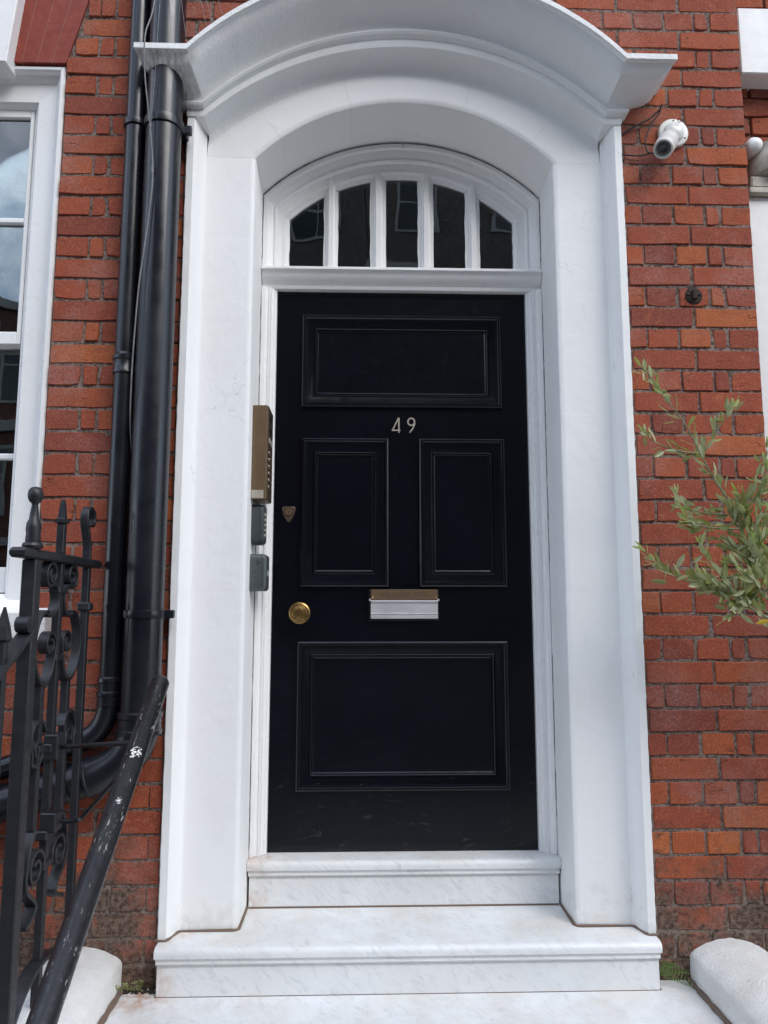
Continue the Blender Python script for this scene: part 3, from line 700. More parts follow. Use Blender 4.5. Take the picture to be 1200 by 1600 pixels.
# letter plate: bronze text plate over aluminium flap
mb = MB(); mb.box(-.122, .132, DY-.004, DY+.001, 1.088, 1.203, .001); lp = sub(mb.build('letter_plate', 'black', DR), DR)
mb = MB(); mb.box(-.1155, .1270, DY-.0135, DY-.0042, 1.1655, 1.2015, .0015); mb.build('text_plate', 'bronze', lp)
mb = MB(); fl = [(DY-.006, 1.1630), (DY-.0205, 1.1630), (DY-.0235, 1.1605), (DY-.0235, 1.1570), (DY-.0185, 1.1550), (DY-.0175, 1.1170), (DY-.0205, 1.1160), (DY-.0205, 1.1125), (DY-.0175, 1.1115), (DY-.0175, 1.1085), (DY-.0205, 1.1075), (DY-.0205, 1.0990), (DY-.018, 1.0965), (DY-.006, 1.0965)]
mb.rings([[(x, y, z) for y, z in fl] for x in (-.1155, 0, .1265)], True, True, True); mb.build('flap', 'alu', lp)
for x in (-.1185, .1295):
    mb = MB(); mb.box(x-.003, x+.003, DY-.016, DY-.004, 1.160, 1.168, .001); mb.build('hinge', 'alu', lp)
for x in (-.109, .1205):
    mb = MB(); mb.lathe((x, DY-.0134, 1.1715), [(.003, 0), (.003, -.001), (.001, -.002)], (0, 1, 0), 10); mb.build('screw', 'brass', lp)
cu = bpy.data.curves.new('lettering', 'FONT'); cu.body = 'NO JUNK MAIL'; cu.size = .024; cu.align_x = 'CENTER'; cu.align_y = 'CENTER'; cu.extrude = .0003; cu.space_character = 1.15
tmp = bpy.data.objects.new('lettering_source', cu); C.objects.link(tmp); bpy.context.view_layer.update()
me = bpy.data.meshes.new_from_object(tmp); bpy.data.objects.remove(tmp)
me.materials.clear(); me.materials.append(M['bronze_dark'])
o = bpy.data.objects.new('lettering', me); C.objects.link(o); o.parent = lp
o.location = (.006, DY-.0136-DY, 1.1832-.295); o.rotation_euler = (R(90), 0, 0)
# knob and lock
mb = MB(); mb.lathe((-.373, DY, 1.117), [(.040, .001), (.040, -.003), (.037, -.006), (.030, -.008), (.018, -.010), (.014, -.016), (.014, -.028), (.022, -.034), (.031, -.039), (.0345, -.046), (.033, -.052), (.0285, -.0555), (.0275, -.0545), (.0255, -.0545), (.0245, -.0575), (.016, -.0605), (.006, -.062), (.001, -.062)], (0, 1, 0), 40); mb.build('knob', 'brass', DR, True, 50)
lx, lz = -.417, 1.481
half_l = [(0, .0235), (.010, .0240), (.018, .0232), (.0235, .020), (.0245, .014), (.0232, .004), (.0195, -.008), (.0135, -.020), (.0065, -.030), (.002, -.0335)]
pl = [(lx+x, lz+z) for x, z in half_l]+[(lx-x, lz+z) for x, z in reversed(half_l[1:])]
mb = MB(); mb.rings([[(x, DY+.0005, z) for x, z in pl], [(x, DY-.004, z) for x, z in pl], [(lx+(x-lx)*.86, DY-.007, lz+(z-lz)*.86) for x, z in pl]], True, False, True); lk = sub(mb.build('lock', 'bronze_dark', DR, True, 30), DR)
mb = MB(); mb.lathe((lx, DY-.006, lz+.003), [(.0125, 0), (.0125, -.004), (.0105, -.006), (.009, -.0045), (.003, -.0045)], (0, 1, 0), 24); mb.build('cylinder', 'bronze', lk, True, 30)
mb = MB(); mb.box(lx-.0009, lx+.0009, DY-.0115, DY-.010, lz-.0025, lz+.0085, 0); mb.build('keyhole', 'black', lk)

# ------------------------------------------------------------------ entry panel and key safes on the left reveal
XR = -HALF
ip = thing('intercom', 'tall bronze entry intercom box on the left door reveal', 'intercom', (XR, .16, 1.5))
mb = MB(); mb.box(XR+.0005, -.4775, .112, .238, 1.505, 1.836, .002); mb.build('housing', 'bronze', ip)
mb = MB(); mb.box(-.4773, -.4742, .114, .240, 1.508, 1.833, .0008); fp = sub(mb.build('face_plate', 'bronze_dark', ip), ip)
mb = MB(); mb.box(XR+.002, -.487, .1105, .1120, 1.508, 1.536, .0004); mb.build('sticker', 'button', ip)
for i, (z, hh) in enumerate(((1.80, .018), (1.755, .012), (1.715, .020))):
    mb = MB(); mb.box(-.4743, -.4722, .130, .215, z-hh/2, z+hh/2, .0008); mb.build('speaker_slot', 'black' if i != 2 else 'button', fp)
for i in range(6):
    z = 1.672-.024*i
    mb = MB(); mb.lathe((-.4743, .138, z), [(.005, 0), (.005, .003), (.004, .0035)], (1, 0, 0), 14); mb.build('button', 'button', fp)
    mb = MB(); mb.box(-.4743, -.4730, .155, .222, z-.006, z+.006, .0006); mb.build('name_slot', 'bronze', fp)
def keysafe(label, x1, y0, y1, z0, z1, mat, rad):
    t = thing('key_safe', label, 'key safe', (XR, (y0+y1)/2, z0))
    def outline(x, i):
        pts = []; r = rad-i
        for cy_, cz_, a0 in ((y1-rad, z1-rad, 0), (y0+rad, z1-rad, 90), (y0+rad, z0+rad, 180), (y1-rad, z0+rad, 270)):
            for k in range(5):
                a = R(a0+90*k/4); pts.append((x, cy_+math.cos(a)*r, cz_+math.sin(a)*r))
        return pts
    mb = MB(); mb.rings([outline(XR+.0006, 0), outline(x1-.014, 0), outline(x1-.013, .0015), outline(x1-.012, 0), outline(x1-.006, .001), outline(x1, .007)], True, True, True)
    mb.build('body', mat, t, True, 35); return t
k1 = keysafe('dark grey push-button key safe just under the bronze intercom', -.486, .135, .215, 1.352, 1.492, 'safe2', .022)
for i in range(5):
    mb = MB(); z = 1.455-.018*i; mb.lathe((-.4865, .158, z), [(.006, 0), (.006, .004), (.004, .005)], (1, 0, 0), 12); mb.build('button', 'button', k1)
k2 = keysafe('smooth grey rounded key safe, lower of the two', -.474, .125, .215, 1.192, 1.318, 'safe', .016)
mb = MB(); mb.lathe((-.5, .1255, 1.288), [(.012, 0), (.012, -.0012), (.010, -.0014)], (0, 1, 0), 3); mb.build('emblem', 'safe2', k2)
mb = MB(); mb.box(-.4745, -.471, .163, .172, 1.243, 1.262, .001); mb.build('latch', 'alu', k2)

# ------------------------------------------------------------------ left sash window with gauged lintel and keystone
WN = thing('sash_window', 'white painted sash window on the left edge reflecting street and sky', 'window', (-1.8, .08, 1.13))
WX0, WX1 = -2.45, -1.197
fpl = [(-1.197, .16), (-1.197, .012), (-1.203, .006), (-1.212, .006), (-1.218, .013), (-1.220, .026), (-1.232, .034), (-1.236, .040), (-1.240, .046), (-1.3025, .050), (-1.306, .056), (-1.312, .062), (-1.316, .074), (-1.324, .078), (-1.326, .16)]
offs = [(-(x+1.197), y) for x, y in fpl]
mb = MB(); mb.rings([[(-1.197-d, y, 1.14) for d, y in offs], [(-1.197-d, y, 3.0285-d*1.05) for d, y in offs]], True, True, False); mb.build('architrave', 'gloss', WN, True, 25)
mb = MB(); mb.rings([[(-1.1972-d, y, 3.0286-d*1.05) for d, y in offs], [(WX0, y, 3.0286-d*1.05) for d, y in offs]], True, False, True); mb.build('head', 'gloss', WN, True, 25)
# sashes: top sash in front of the bottom one
def sash(name, y, z0, z1, bars, brail, trail):
    s = sub(MB().box(-1.340, -1.3265, y, y+.035, z0, z1, .003).box(WX0, WX0+.05, y, y+.035, z0, z1, .003).build(name, 'gloss', WN), WN)
    MB().box(WX0+.0502, -1.3402, y+.0005, y+.034, z0, z0+brail, .003).build('rail', 'gloss', s)
    MB().box(WX0+.0502, -1.3402, y+.0005, y+.034, z1-trail, z1, .003).build('rail', 'gloss', s)
    for z in bars: MB().box(WX0+.0502, -1.3402, y+.006, y+.03, z-.011, z+.011, .005).build('glazing_bar', 'gloss', s)
    for x in (-1.72, -2.08): MB().box(x-.011, x+.011, y+.0065, y+.0295, z0+brail, z1-trail, .005).build('glazing_bar', 'gloss', s)
    zz = [z0+brail]+bars+[z1-trail]; xx = [WX0+.05, -2.08, -1.72, -1.3402]
    for a, b in zip(zz[:-1], zz[1:]):
        for c, d in zip(xx[:-1], xx[1:]):
            k = random.uniform(-.004, .004); k2_ = random.uniform(-.003, .003)
            mb = MB(); mb.rings([[(c, y+.017+k, a), (d, y+.017-k, a), (d, y+.017-k+k2_, b), (c, y+.017+k+k2_, b)], [(c, y+.02+k, a), (d, y+.02-k, a), (d, y+.02-k+k2_, b), (c, y+.02+k+k2_, b)]], True, True, True)
            mb.build('pane', 'glass', s)
sash('top_sash', .074, 2.033, 2.935, [2.487], .045, .06)
sash('bottom_sash', .112, 1.185, 2.075, [1.649], .085, .042)
mb = MB(); mb.rings([[(WX0, .02, 1.139), (WX0, -.055, 1.122), (WX0, -.058, 1.118), (WX0, -.058, 1.037), (WX0, .12, 1.030), (WX0, .16, 1.183), (WX0, .075, 1.180)], [(-1.135, .02, 1.139), (-1.135, -.055, 1.122), (-1.132, -.058, 1.118), (-1.132, -.058, 1.037), (-1.132, .12, 1.030), (-1.2, .16, 1.183), (-1.2, .075, 1.180)]], True, True, True); mb.build('sill', 'white_rough', WN)
LT = thing('brick_lintel', 'rubbed red brick flat arch with fine pale joints above the left window', 'lintel', (-1.2, 0, 3.03))
for i in range(5):
    b0, b1 = -1.192-.0515*i, -1.192-.0515*(i+1); sl0, sl1 = .27-.04*i, .27-.04*(i+1)
    for (za, zc_) in (((3.032, 3.179), (3.1815, 3.42)) if i == 1 else ((3.032, 3.42),)):
        q = [(b1+sl1*(za-3.03)+.0011, za), (b0+sl0*(za-3.03)-.0011, za), (b0+sl0*(zc_-3.03)-.0011, zc_), (b1+sl1*(zc_-3.03)+.0011, zc_)]
        mb = MB(); mb.rings([[(x, -.004, z) for x, z in q], [(x, .12, z) for x, z in q]], True, True, True); mb.build('voussoir', 'rubbed', LT)
q = [(-1.449, 3.0325), (-1.193, 3.0325), (-1.09, 3.4195), (-1.38, 3.4195)]
mb = MB(); mb.rings([[(x, -.003, z) for x, z in q], [(x, .11, z) for x, z in q]], True, True, True); mb.build('pointing', 'putty', LT)
mb = MB(); q = [(-1.60, 2.995), (-1.377, 2.995), (-1.33, 3.45), (-1.65, 3.45)]
mb.rings([[(x+.004*(1 if x < -1.5 else -1), -.052, z+.003) for x, z in q], [(x, -.048, z) for x, z in q], [(x, .12, z) for x, z in q]], True, True, True)
o = mb.build('keystone', 'white', None); tag(o, 'white painted keystone at top left above the window', 'keystone')

# ------------------------------------------------------------------ soil pipe and downpipe
def arcpts(p0, corner, p1, n=8):
    p0, c, p1 = Vector(p0), Vector(corner), Vector(p1)
    return [p0*(1-t)**2+c*2*t*(1-t)+p1*t*t for t in [i/n for i in range(n+1)]]
SP = thing('soil_pipe', 'thick black soil pipe running down beside the white surround', 'pipe', (-.82, -.09, .5))
bx, by, br = -.821, -.080, .0585
mb = MB(); mb.tube([(bx, by, 3.75), (bx, by, 2), (bx, by, .78)], br, 32); mb.build('pipe', 'pipe', SP, True, 60)
mb = MB(); e0 = arcpts((bx, by, .80), (bx, by, .665), (bx-.14, by, .628), 10); mb.tube(e0, br+.001, 32); mb.build('elbow', 'pipe', SP, True, 60)
mb = MB(); mb.tube([(bx-.125, by, .632), (bx-.8, by, .44), (bx-1.6, by, .2)], br-.004, 32); mb.build('branch', 'pipe', SP, True, 60)
for z, h, rr_ in ((.79, .075, br+.008),):
    mb = MB(); mb.lathe((bx, by, z-h/2), [(br, 0), (rr_, .004), (rr_, .016), (rr_-.003, .019), (rr_-.003, .05), (rr_, .053), (rr_, .066), (br, .072)], (0, 0, 1), 36); mb.build('socket', 'pipe', SP, True, 30)
for t in (.0, .055):
    c = Vector((bx-.135-t, by, .63-t*.285)); mb = MB(); mb.lathe(c, [(br, 0), (br+.004, .003), (br+.004, .009), (br, .012)], (-1, 0, -.285), 36); mb.build('ring', 'pipe', SP, True, 30)
def clip(x, y, r, z, th, parent, hh=.016, tail=.03):
    mb = MB(); mb.lathe((x, y, z-hh), [(r, 0), (r+.006, .002), (r+.007, hh), (r+.006, 2*hh-.002), (r, 2*hh)], (0, 0, 1), 36)
    mb.box(x+r-.004, x+r+tail, y+.012, y+.03, z-hh, z+hh, .003); mb.box(x-r-.012, x+r+.012, y+.02, .002, z-hh*.9, z+hh*.9, .003)
    return mb.build('bracket', 'pipe', parent, True, 30)
clip(bx, by, br, 2.745, 0, SP); clip(bx, by, br, 1.115, 0, SP, .013)
DP = thing('downpipe', 'thinner black rainwater downpipe left of the thick soil pipe', 'pipe', (-.926, -.05, .6))
dx_, dy_, dr = -.924, -.052, .0335
mb = MB(); mb.tube([(dx_, dy_, 3.75), (dx_, dy_, 2), (dx_, dy_, .83)], dr, 24); mb.build('pipe', 'pipe', DP, True, 60)
mb = MB(); mb.tube(arcpts((dx_, dy_, .86), (dx_, dy_, .755), (dx_-.08, dy_, .73), 8), dr+.001, 24); mb.build('elbow', 'pipe', DP, True, 60)
mb = MB(); mb.tube([(dx_-.07, dy_, .733), (dx_-.7, dy_, .52), (dx_-1.3, dy_, .3)], dr, 24); mb.build('branch', 'pipe', DP, True, 60)
for z in (2.765,): clip(dx_, dy_, dr, z, 0, DP, .012, .008)
mb = MB(); mb.lathe((dx_, dy_, 1.885), [(dr, 0), (dr+.005, .003), (dr+.005, .012), (dr+.003, .016), (dr+.003, .045), (dr+.006, .05), (dr+.006, .062), (dr+.002, .068), (dr, .072)], (0, 0, 1), 30); mb.build('coupling', 'pipe', DP, True, 30)
mb = MB(); mb.lathe((dx_, dy_, .835), [(dr, 0), (dr+.004, .002), (dr+.004, .03), (dr+.007, .034), (dr+.007, .042), (dr+.003, .046), (dr+.003, .07), (dr+.006, .074), (dr+.005, .085), (dr, .09)], (0, 0, 1), 30); mb.build('coupling', 'pipe', DP, True, 30)
# cables
def spline(pts, n=8):
    P = [Vector(p) for p in pts]; P = [P[0]]+P+[P[-1]]; o = []
    for i in range(1, len(P)-2):
        for k in range(n):
            t = k/n; a, b, c, d = P[i-1], P[i], P[i+1], P[i+2]
            o.append(.5*((2*b)+(c-a)*t+(2*a-5*b+4*c-d)*t*t+(3*b-a-3*c+d)*t**3))
    o.append(P[-2]); return o
mb = MB(); mb.tube(spline([(-.835, -.165, 3.6), (-.842, -.172, 3.15), (-.862, -.193, 2.99), (-.862, -.178, 2.86), (-.842, -.150, 2.66), (-.832, -.148, 2.52), (-.842, -.146, 2.36), (-.862, -.142, 2.16), (-.872, -.139, 1.95), (-.877, -.128, 1.80), (-.884, -.095, 1.70), (-.885, -.05, 1.6)]), .0024, 8)
o = mb.build('cable', 'cable_grey', None, True, 60); tag(o, 'thin grey cable hanging in front of the thick soil pipe', 'cable')
mb = MB(); mb.tube(spline([(-.822, -.15, 3.5), (-.828, -.170, 3.06), (-.838, -.152, 2.85), (-.845, -.148, 2.70), (-.834, -.1475, 2.585), (-.834, -.1475, 2.565)]), .0012, 6); cw = mb.build('wire', 'cable_grey', None, True, 60); tag(cw, 'fine wire ending in a small ferrule against the soil pipe', 'wire')
cw['_loc'] = (0, 0, 0); LOCS.append(cw)
mb = MB(); mb.lathe((-.834, -.1478, 2.535), [(.002, 0), (.0035, .003), (.0035, .03), (.002, .034)], (0, 0, 1), 10); mb.build('ferrule', 'cable_grey', cw)
for i, (xa, xb) in enumerate(((-.842, -.775), (-.80, -.735), (-.755, -.672), (-.735, -.655), (-.70, -.62))):
    mb = MB(); zt_ = ctop(xb)+.01; mb.tube([(xa, -.13, 3.40), ((xa+xb)/2, -.14, (3.4+zt_)/2), (xb, -.15, zt_)], .0006, 5)
    o = mb.build('strand', 'cable_grey', None); tag(o, 'hair-thin pale strand stretched above the left end of the hood', 'wire', 'strands above the hood')

# ------------------------------------------------------------------ security camera on the pier
CC = thing('security_camera', 'small white bullet security camera on the right brick pier', 'camera', (.925, 0, 2.76))
def px(x, y, Yp):     # where the line of sight through a picture position meets the plane y = Yp
    d = fw+rt*((x-600)/1173.9)-up*((y-800)/1173.9); return CAM+d*((Yp-CAM.y)/d.y)
b0 = px(1050, 211, -.002); ce = px(1036, 233, -.092)
ax = (ce-(b0+Vector((-.004, -.012, -.004)))).normalized()
mb = MB(); mb.lathe(b0, [(.001, 0), (.052, 0), (.0535, -.004), (.0535, -.012), (.050, -.016), (.036, -.018), (.034, -.026), (.02, -.034)], (0, 1, 0), 40); bs = sub(mb.build('base', 'plastic', CC, True, 35), CC)
for a in (90, 330, 210):
    mb = MB(); mb.lathe(b0+Vector((math.cos(R(a))*.0435, -.0155, math.sin(R(a))*.0435)), [(.0035, 0), (.0035, -.002), (.001, -.0025)], (0, 1, 0), 10); mb.build('screw', 'black', bs)
s0 = ce-ax*.108
mb = MB(); mb.lathe(s0, [(.004, -.004), (.022, .0), (.032, .010), (.0345, .03), (.0345, .056), (.0335, .0575), (.0345, .059), (.0335, .102), (.0325, .108), (.0285, .108), (.028, .100), (.004, .099)], ax, 40); mb.build('body', 'plastic', CC, True, 35)
mb = MB(); mb.lathe(ce-ax*.0085, [(.001, -.001), (.0275, -.003), (.024, .001), (.016, .0012), (.0155, .004), (.013, .0045), (.009, .003), (.001, .004)], ax, 32); mb.build('lens', 'lens', CC, True, 35)
mb = MB(); ring = [b0+Vector((.010, -.040, .028))+Vector((math.cos(a)*.006, -.002, math.sin(a)*.008)) for a in [2*math.pi*i/12 for i in range(13)]]; mb.tube(ring, .0012, 6); mb.build('loop', 'cable', CC)
def cable(name, pts, r, mat, label):
    mb = MB(); mb.tube(spline(pts), r, 8); o = mb.build(name, mat, None, True, 60); tag(o, label, 'cable'); return o
cable('cable', [(.905, -.03, 2.90), (.897, -.022, 2.87), (.870, -.018, 2.835), (.852, -.018, 2.79), (.845, -.018, 2.75), (.853, -.02, 2.722), (.868, -.03, 2.715)], .0028, 'cable', 'black cable looping down from the hood to the security camera')
cable('cable', [(.900, -.02, 2.885), (.865, -.015, 2.855), (.82, -.014, 2.83), (.79, -.012, 2.812), (.765, -.008, 2.795)], .0035, 'cable', 'black cable running under the right end of the hood to the surround')
cable('cable', [(.763, -.006, 2.722), (.80, -.010, 2.716), (.835, -.012, 2.716), (.862, -.02, 2.722)], .0028, 'cable', 'short black cable from the surround edge to the camera at its foot')

# ------------------------------------------------------------------ rendered kerb walls beside the landing
def kerb(label, s):
    t = MB(); x0, x1 = .8665, 1.115; n = 20; rr = random.Random(11 if s < 0 else 12)
    path_ = [(-.03*i, rr.uniform(-.002, .002)) for i in range(19)]+[ (-.64, -.01), (-.72, -.045), (-.95, -.17), (-1.2, -.305), (-1.42, -.42), (-1.53, -.48)]
    rings = []
    for y, dz in path_:
        ring = [(s*x0, y, -.55 if s < 0 else -.55), (s*(x0+.0005), y, .072+dz), (s*(x0+.006), y, .080+dz)]
        for i in range(1, n):
            u = i/n; ring.append((s*(x0+.006+(x1-x0-.012)*u), y, .080+dz+.040*math.sin(math.pi*u)**.8+rr.uniform(-.0012, .0012)))
        ring += [(s*(x1-.006), y, .080+dz), (s*x1, y, .072+dz), (s*x1, y, -.55)]
        rings.append(ring)
    t.rings(rings, True, True, True); o = t.build('kerb_wall', 'kerb', None, True, 35); tag(o, label, 'wall'); return o
kerb('rounded white rendered kerb wall left of the landing under the railing', -1)
kerb('rounded white rendered kerb wall right of the landing', 1)
mb = MB(); mb.box(-1.114, -.868, -1.53, -.002, -2.6, -.552, 0); o = mb.build('retaining_wall', 'mortar', None); o['kind'] = 'structure'

# ------------------------------------------------------------------ wrought iron railing
RX = -.98
RL = thing('iron_railing', 'black wrought iron railing panel with scrolls and ball finial beside the steps', 'railing', (RX, -.35, .1))
def V(p, x=RX): return (x, p[0], p[1])
mb = MB(); mb.box(RX-.018, RX+.018, -.543, -.507, .09, 1.254, .003); nw = sub(mb.build('newel_post', 'iron', RL), RL)
mb = MB(); mb.lathe((RX, -.528, 1.280), [(.014, 0), (.026, .002), (.029, .010), (.026, .018), (.020, .021), (.021, .027), (.0195, .045), (.021, .062), (.0195, .078), (.014, .090), (.012, .110), (.0085, .134), (.010, .139), (.0165, .145), (.0205, .156), (.0215, .166), (.0195, .178), (.013, .187), (.003, .190)], (0, 0, 1), 22); mb.v = [(RX+(v[0]-RX)*.88, -.528+(v[1]+.528)*.88, 1.280+(v[2]-1.280)*.84) for v in mb.v]; mb.build('finial', 'iron', nw, True, 40)
mb = MB(); mb.bar([(RX, -.612, 1.266), (RX, -.606, 1.267), (RX, -.35, 1.2675), (RX, -.078, 1.268), (RX, -.070, 1.267)], .019, [.005, .0125, .0125, .0125, .006]); mb.build('top_rail', 'iron', RL)
def upright(y, z0, z1, w_=.0105): MB().box(RX-w_, RX+w_, y-w_, y+w_, z0, z1, .002).build('bar', 'iron', RL)
upright(-.35, .12, 1.2545); upright(-.438, .575, .945); upright(-.264, .575, .935); upright(-.145, .12, 1.2545)
mb = MB(); mb.box(RX-.0105, RX+.0105, -.3605, -.3395, 1.281, 1.365, .002); mb.rings([[(RX+a*r, -.35+b*r, z) for a, b in ((-1, -1), (1, -1), (1, 1), (-1, 1))] for r, z in ((.0105, 1.3655), (.015, 1.367), (.015, 1.376), (.0105, 1.379), (.0095, 1.382), (.0062, 1.42), (.004, 1.432))], True, True, True); mb.build('spear', 'iron', RL)
mb = MB(); mb.bar([V(p) for p in spline([(-.150, 1.281, 0), (-.152, 1.32, 0), (-.166, 1.355, 0), (-.182, 1.39, 0), (-.178, 1.42, 0), (-.156, 1.434, 0), (-.131, 1.424, 0), (-.122, 1.402, 0), (-.133, 1.385, 0), (-.147, 1.389, 0)], 5)], .0125, .0062); mb.build('scroll', 'iron', RL, True, 40)
def spiral(cy, cz, r0, r1, a0, a1, n=26): return [(cy+math.cos(R(a0+(a1-a0)*i/n))*(r0+(r1-r0)*i/n), cz+math.sin(R(a0+(a1-a0)*i/n))*(r0+(r1-r0)*i/n), 0) for i in range(n+1)]
YC = -.35
def pair(name, pts, hx=.0135, ht=.0042):
    for s in (-1, 1):
        MB().bar([V((YC+s*p[0], p[1])) for p in pts], hx, ht).build(name, 'iron', RL, True, 40)
def collar(y, z, w1=.02, h=.009): MB().box(RX-.016, RX+.016, y-w1, y+w1, z-h, z+h, .003).build('collar', 'iron', RL)
# upper S scrolls: curl under the top rail, pass the collar, flick outwards
up_s = spiral(.070, 1.222, .012, .037, 60, 60-480, 30)
up_s = [(x, z, 0) for x, z, _ in up_s]
tail = spline([up_s[-1], (.040, 1.195, 0), (.022, 1.172, 0), (.020, 1.148, 0), (.036, 1.122, 0), (.066, 1.112, 0), (.094, 1.124, 0)], 5)
pair('scroll', up_s[:-1]+[tuple(t) for t in tail][1:])
collar(YC, 1.182, .03)
# lyre: from the flick out to the post, down and round into the middle curls
ly = spline([(.080, 1.122, 0), (.112, 1.118, 0), (.142, 1.085, 0), (.153, 1.035, 0), (.142, .985, 0), (.110, .946, 0), (.078, .935, 0), (.048, .955, 0), (.030, .992, 0), (.026, 1.008, 0)], 5)
cu_ = spiral(.056, 1.038, .036, .014, 225, 225-470, 28)
pair('scroll', [tuple(t) for t in ly][:-1]+cu_[1:])
collar(YC, 1.000, .024)
# middle C scrolls hung on collars
c1 = spiral(.098, .782, .016, .036, 20, 20-400, 26); t1 = spline([c1[-1], (.085, .846, 0), (.060, .815, 0), (.046, .78, 0)], 4)
pair('scroll', spiral(.100, .800, .046, .046, 165, -40, 16)+spiral(.104, .772, .040, .012, -40, -400, 22), .0145, .0045)
collar(YC, .765, .030, .012); collar(YC+.087, .776, .018); collar(YC-.087, .776, .018)
mb = MB(); mb.box(RX-.008, RX+.03, -.375, -.325, .735, .80, .003); mb.build('bracket_plate', 'iron', RL)
# lower large C scrolls
pair('scroll', spline([(.088, .575, 0), (.112, .545, 0), (.128, .50, 0)], 4)[:-1]+[]+spiral(.078, .468, .052, .050, 30, -60, 8) + spline([(.095, .42, 0), (.06, .385, 0), (.09, .36, 0), (.118, .352, 0)], 4), .015, .005)
pair('scroll', spiral(.072, .478, .050, .014, 200, 200-520, 30), .015, .0045)
collar(YC, .545, .03, .012); collar(YC, .470, .03, .010)
mb = MB(); mb.box(RX-.008, RX+.034, -.372, -.322, .55, .60, .003); mb.build('bracket_plate', 'iron', RL)
for z in (1.138,): MB().box(RX-.02, RX+.02, -.163, -.127, z-.013, z+.013, .005).build('collar', 'iron', RL)
mb = MB(); mb.lathe((RX, -.125, 1.138), [(.010, 0), (.012, .006), (.008, .018), (.002, .022)], (0, 1, 0), 12); mb.build('knob', 'iron', RL)
mb = MB(); mb.bar([V(p) for p in spline([(-.52, .145, 0), (-.46, .195, 0), (-.38, .225, 0), (-.30, .225, 0), (-.22, .20, 0), (-.14, .15, 0)], 5)], .019, .006); mb.build('bottom_strap', 'iron', RL, True, 40)
# balustrade going down with the stair, mostly outside the picture
sd = Vector((0, -.86, -.50)).normalized()
mb = MB(); a = Vector((RX, -.525, 1.075)); mb.bar([a, a+sd*.25, a+sd*1.15], .020, .007); mb.build('stair_rail', 'iron', RL)
mb = MB(); mb.lathe((RX, -.548, 1.092), [(.012, -.02), (.02, -.016), (.021, .016), (.012, .02)], (1, 0, 0), 16); mb.build('rail_boss', 'iron', RL, True, 35)
for i in range(5):
    y = -.655-.16*i; zt_ = 1.075+(y+.525)*.58; zb_ = .07+min(0, (y+.64)*.55)
    mb = MB(); mb.box(RX-.010, RX+.010, y-.010, y+.010, zb_, zt_+.055, .002); mb.rings([[(RX+p*r, y+q*r, z) for p, q in ((-1, -1), (1, -1), (1, 1), (-1, 1))] for r, z in ((.010, zt_+.055), (.015, zt_+.06), (.011, zt_+.09), (.002, zt_+.135))], True, True, True); mb.build('bar', 'iron', RL)
# round handrail on stays
HR = thing('handrail', 'scuffed black tubular handrail sloping down in front of the iron railing', 'handrail', (-.66, -1.0, 0))
h0, h1 = Vector((-.661, -.470, .949)), Vector((-.652, -1.15, .478)); hd = (h1-h0).normalized()
mb = MB(); q = h0; L = [q+hd*d for d in (0, .003, .01, .3, .6, .9, 1.15)]
mb.tube(L, [.012, .020, .0235, .0235, .0235, .0235, .0235], 28); mb.build('tube', 'tube', HR, True, 50)
e = h0+hd*1.05; mb = MB(); mb.tube([e, (e.x, e.y, -.5)], .017, 14); mb.build('post', 'iron', HR, True, 50)
p1 = h0+hd*.185
mb = MB(); mb.tube([(RX+.02, -.335, .762), (p1.x-.01, p1.y+.01, p1.z-.024)], .0065, 10); mb.build('stay', 'iron', HR, True, 50)
p2 = h0+hd*.24
mb = MB(); mb.tube(spline([(RX+.02, -.335, .572), (RX+.06, -.335, .570), (RX+.085, -.345, .577), (RX+.11, -.36, .60), (p2.x-.015, p2.y+.02, p2.z-.03)], 4), .0058, 10); mb.build('stay', 'iron', HR, True, 50)
for d, rr_ in ((.268, .010), (.405, .0055)):       # white paint splashes on the tube
    c = h0+hd*d; nrm = (CAM-c); nrm = (nrm-hd*nrm.dot(hd)).normalized(); sd2 = hd.cross(nrm)
    mb = MB(); from mathutils import noise as _n
    na, nb = 34, 22; st = rr_*.16; pt = {}
    for i in range(na+1):
        for j in range(nb+1):
            a, bb = (i-na/2)*st, (j-nb/2)*st*.8; phi = bb/.0235; nn = nrm*math.cos(phi)+sd2*math.sin(phi); pt[i, j] = c+hd*a+nn*.0240
    vi = {}; vs_ = []; fs = []
    for i in range(na):
        for j in range(nb):
            a, bb = (i+.5-na/2)*st/rr_, (j+.5-nb/2)*st*.8/rr_; v = _n.noise(Vector((a*2.1, bb*2.1, d*50)))*.9+_n.noise(Vector((a*6, bb*6, d*50)))*.5-(a*a*.35+bb*bb*.6)*.55+.12
            if v > 0:
                q = []
                for k in ((i, j), (i+1, j), (i+1, j+1), (i, j+1)):
                    if k not in vi: vi[k] = len(vs_); vs_.append(pt[k])
                    q.append(vi[k])
                fs.append(tuple(q))
    mb.add(vs_, fs)
    mb.build('paint_splash', 'kerb', HR)

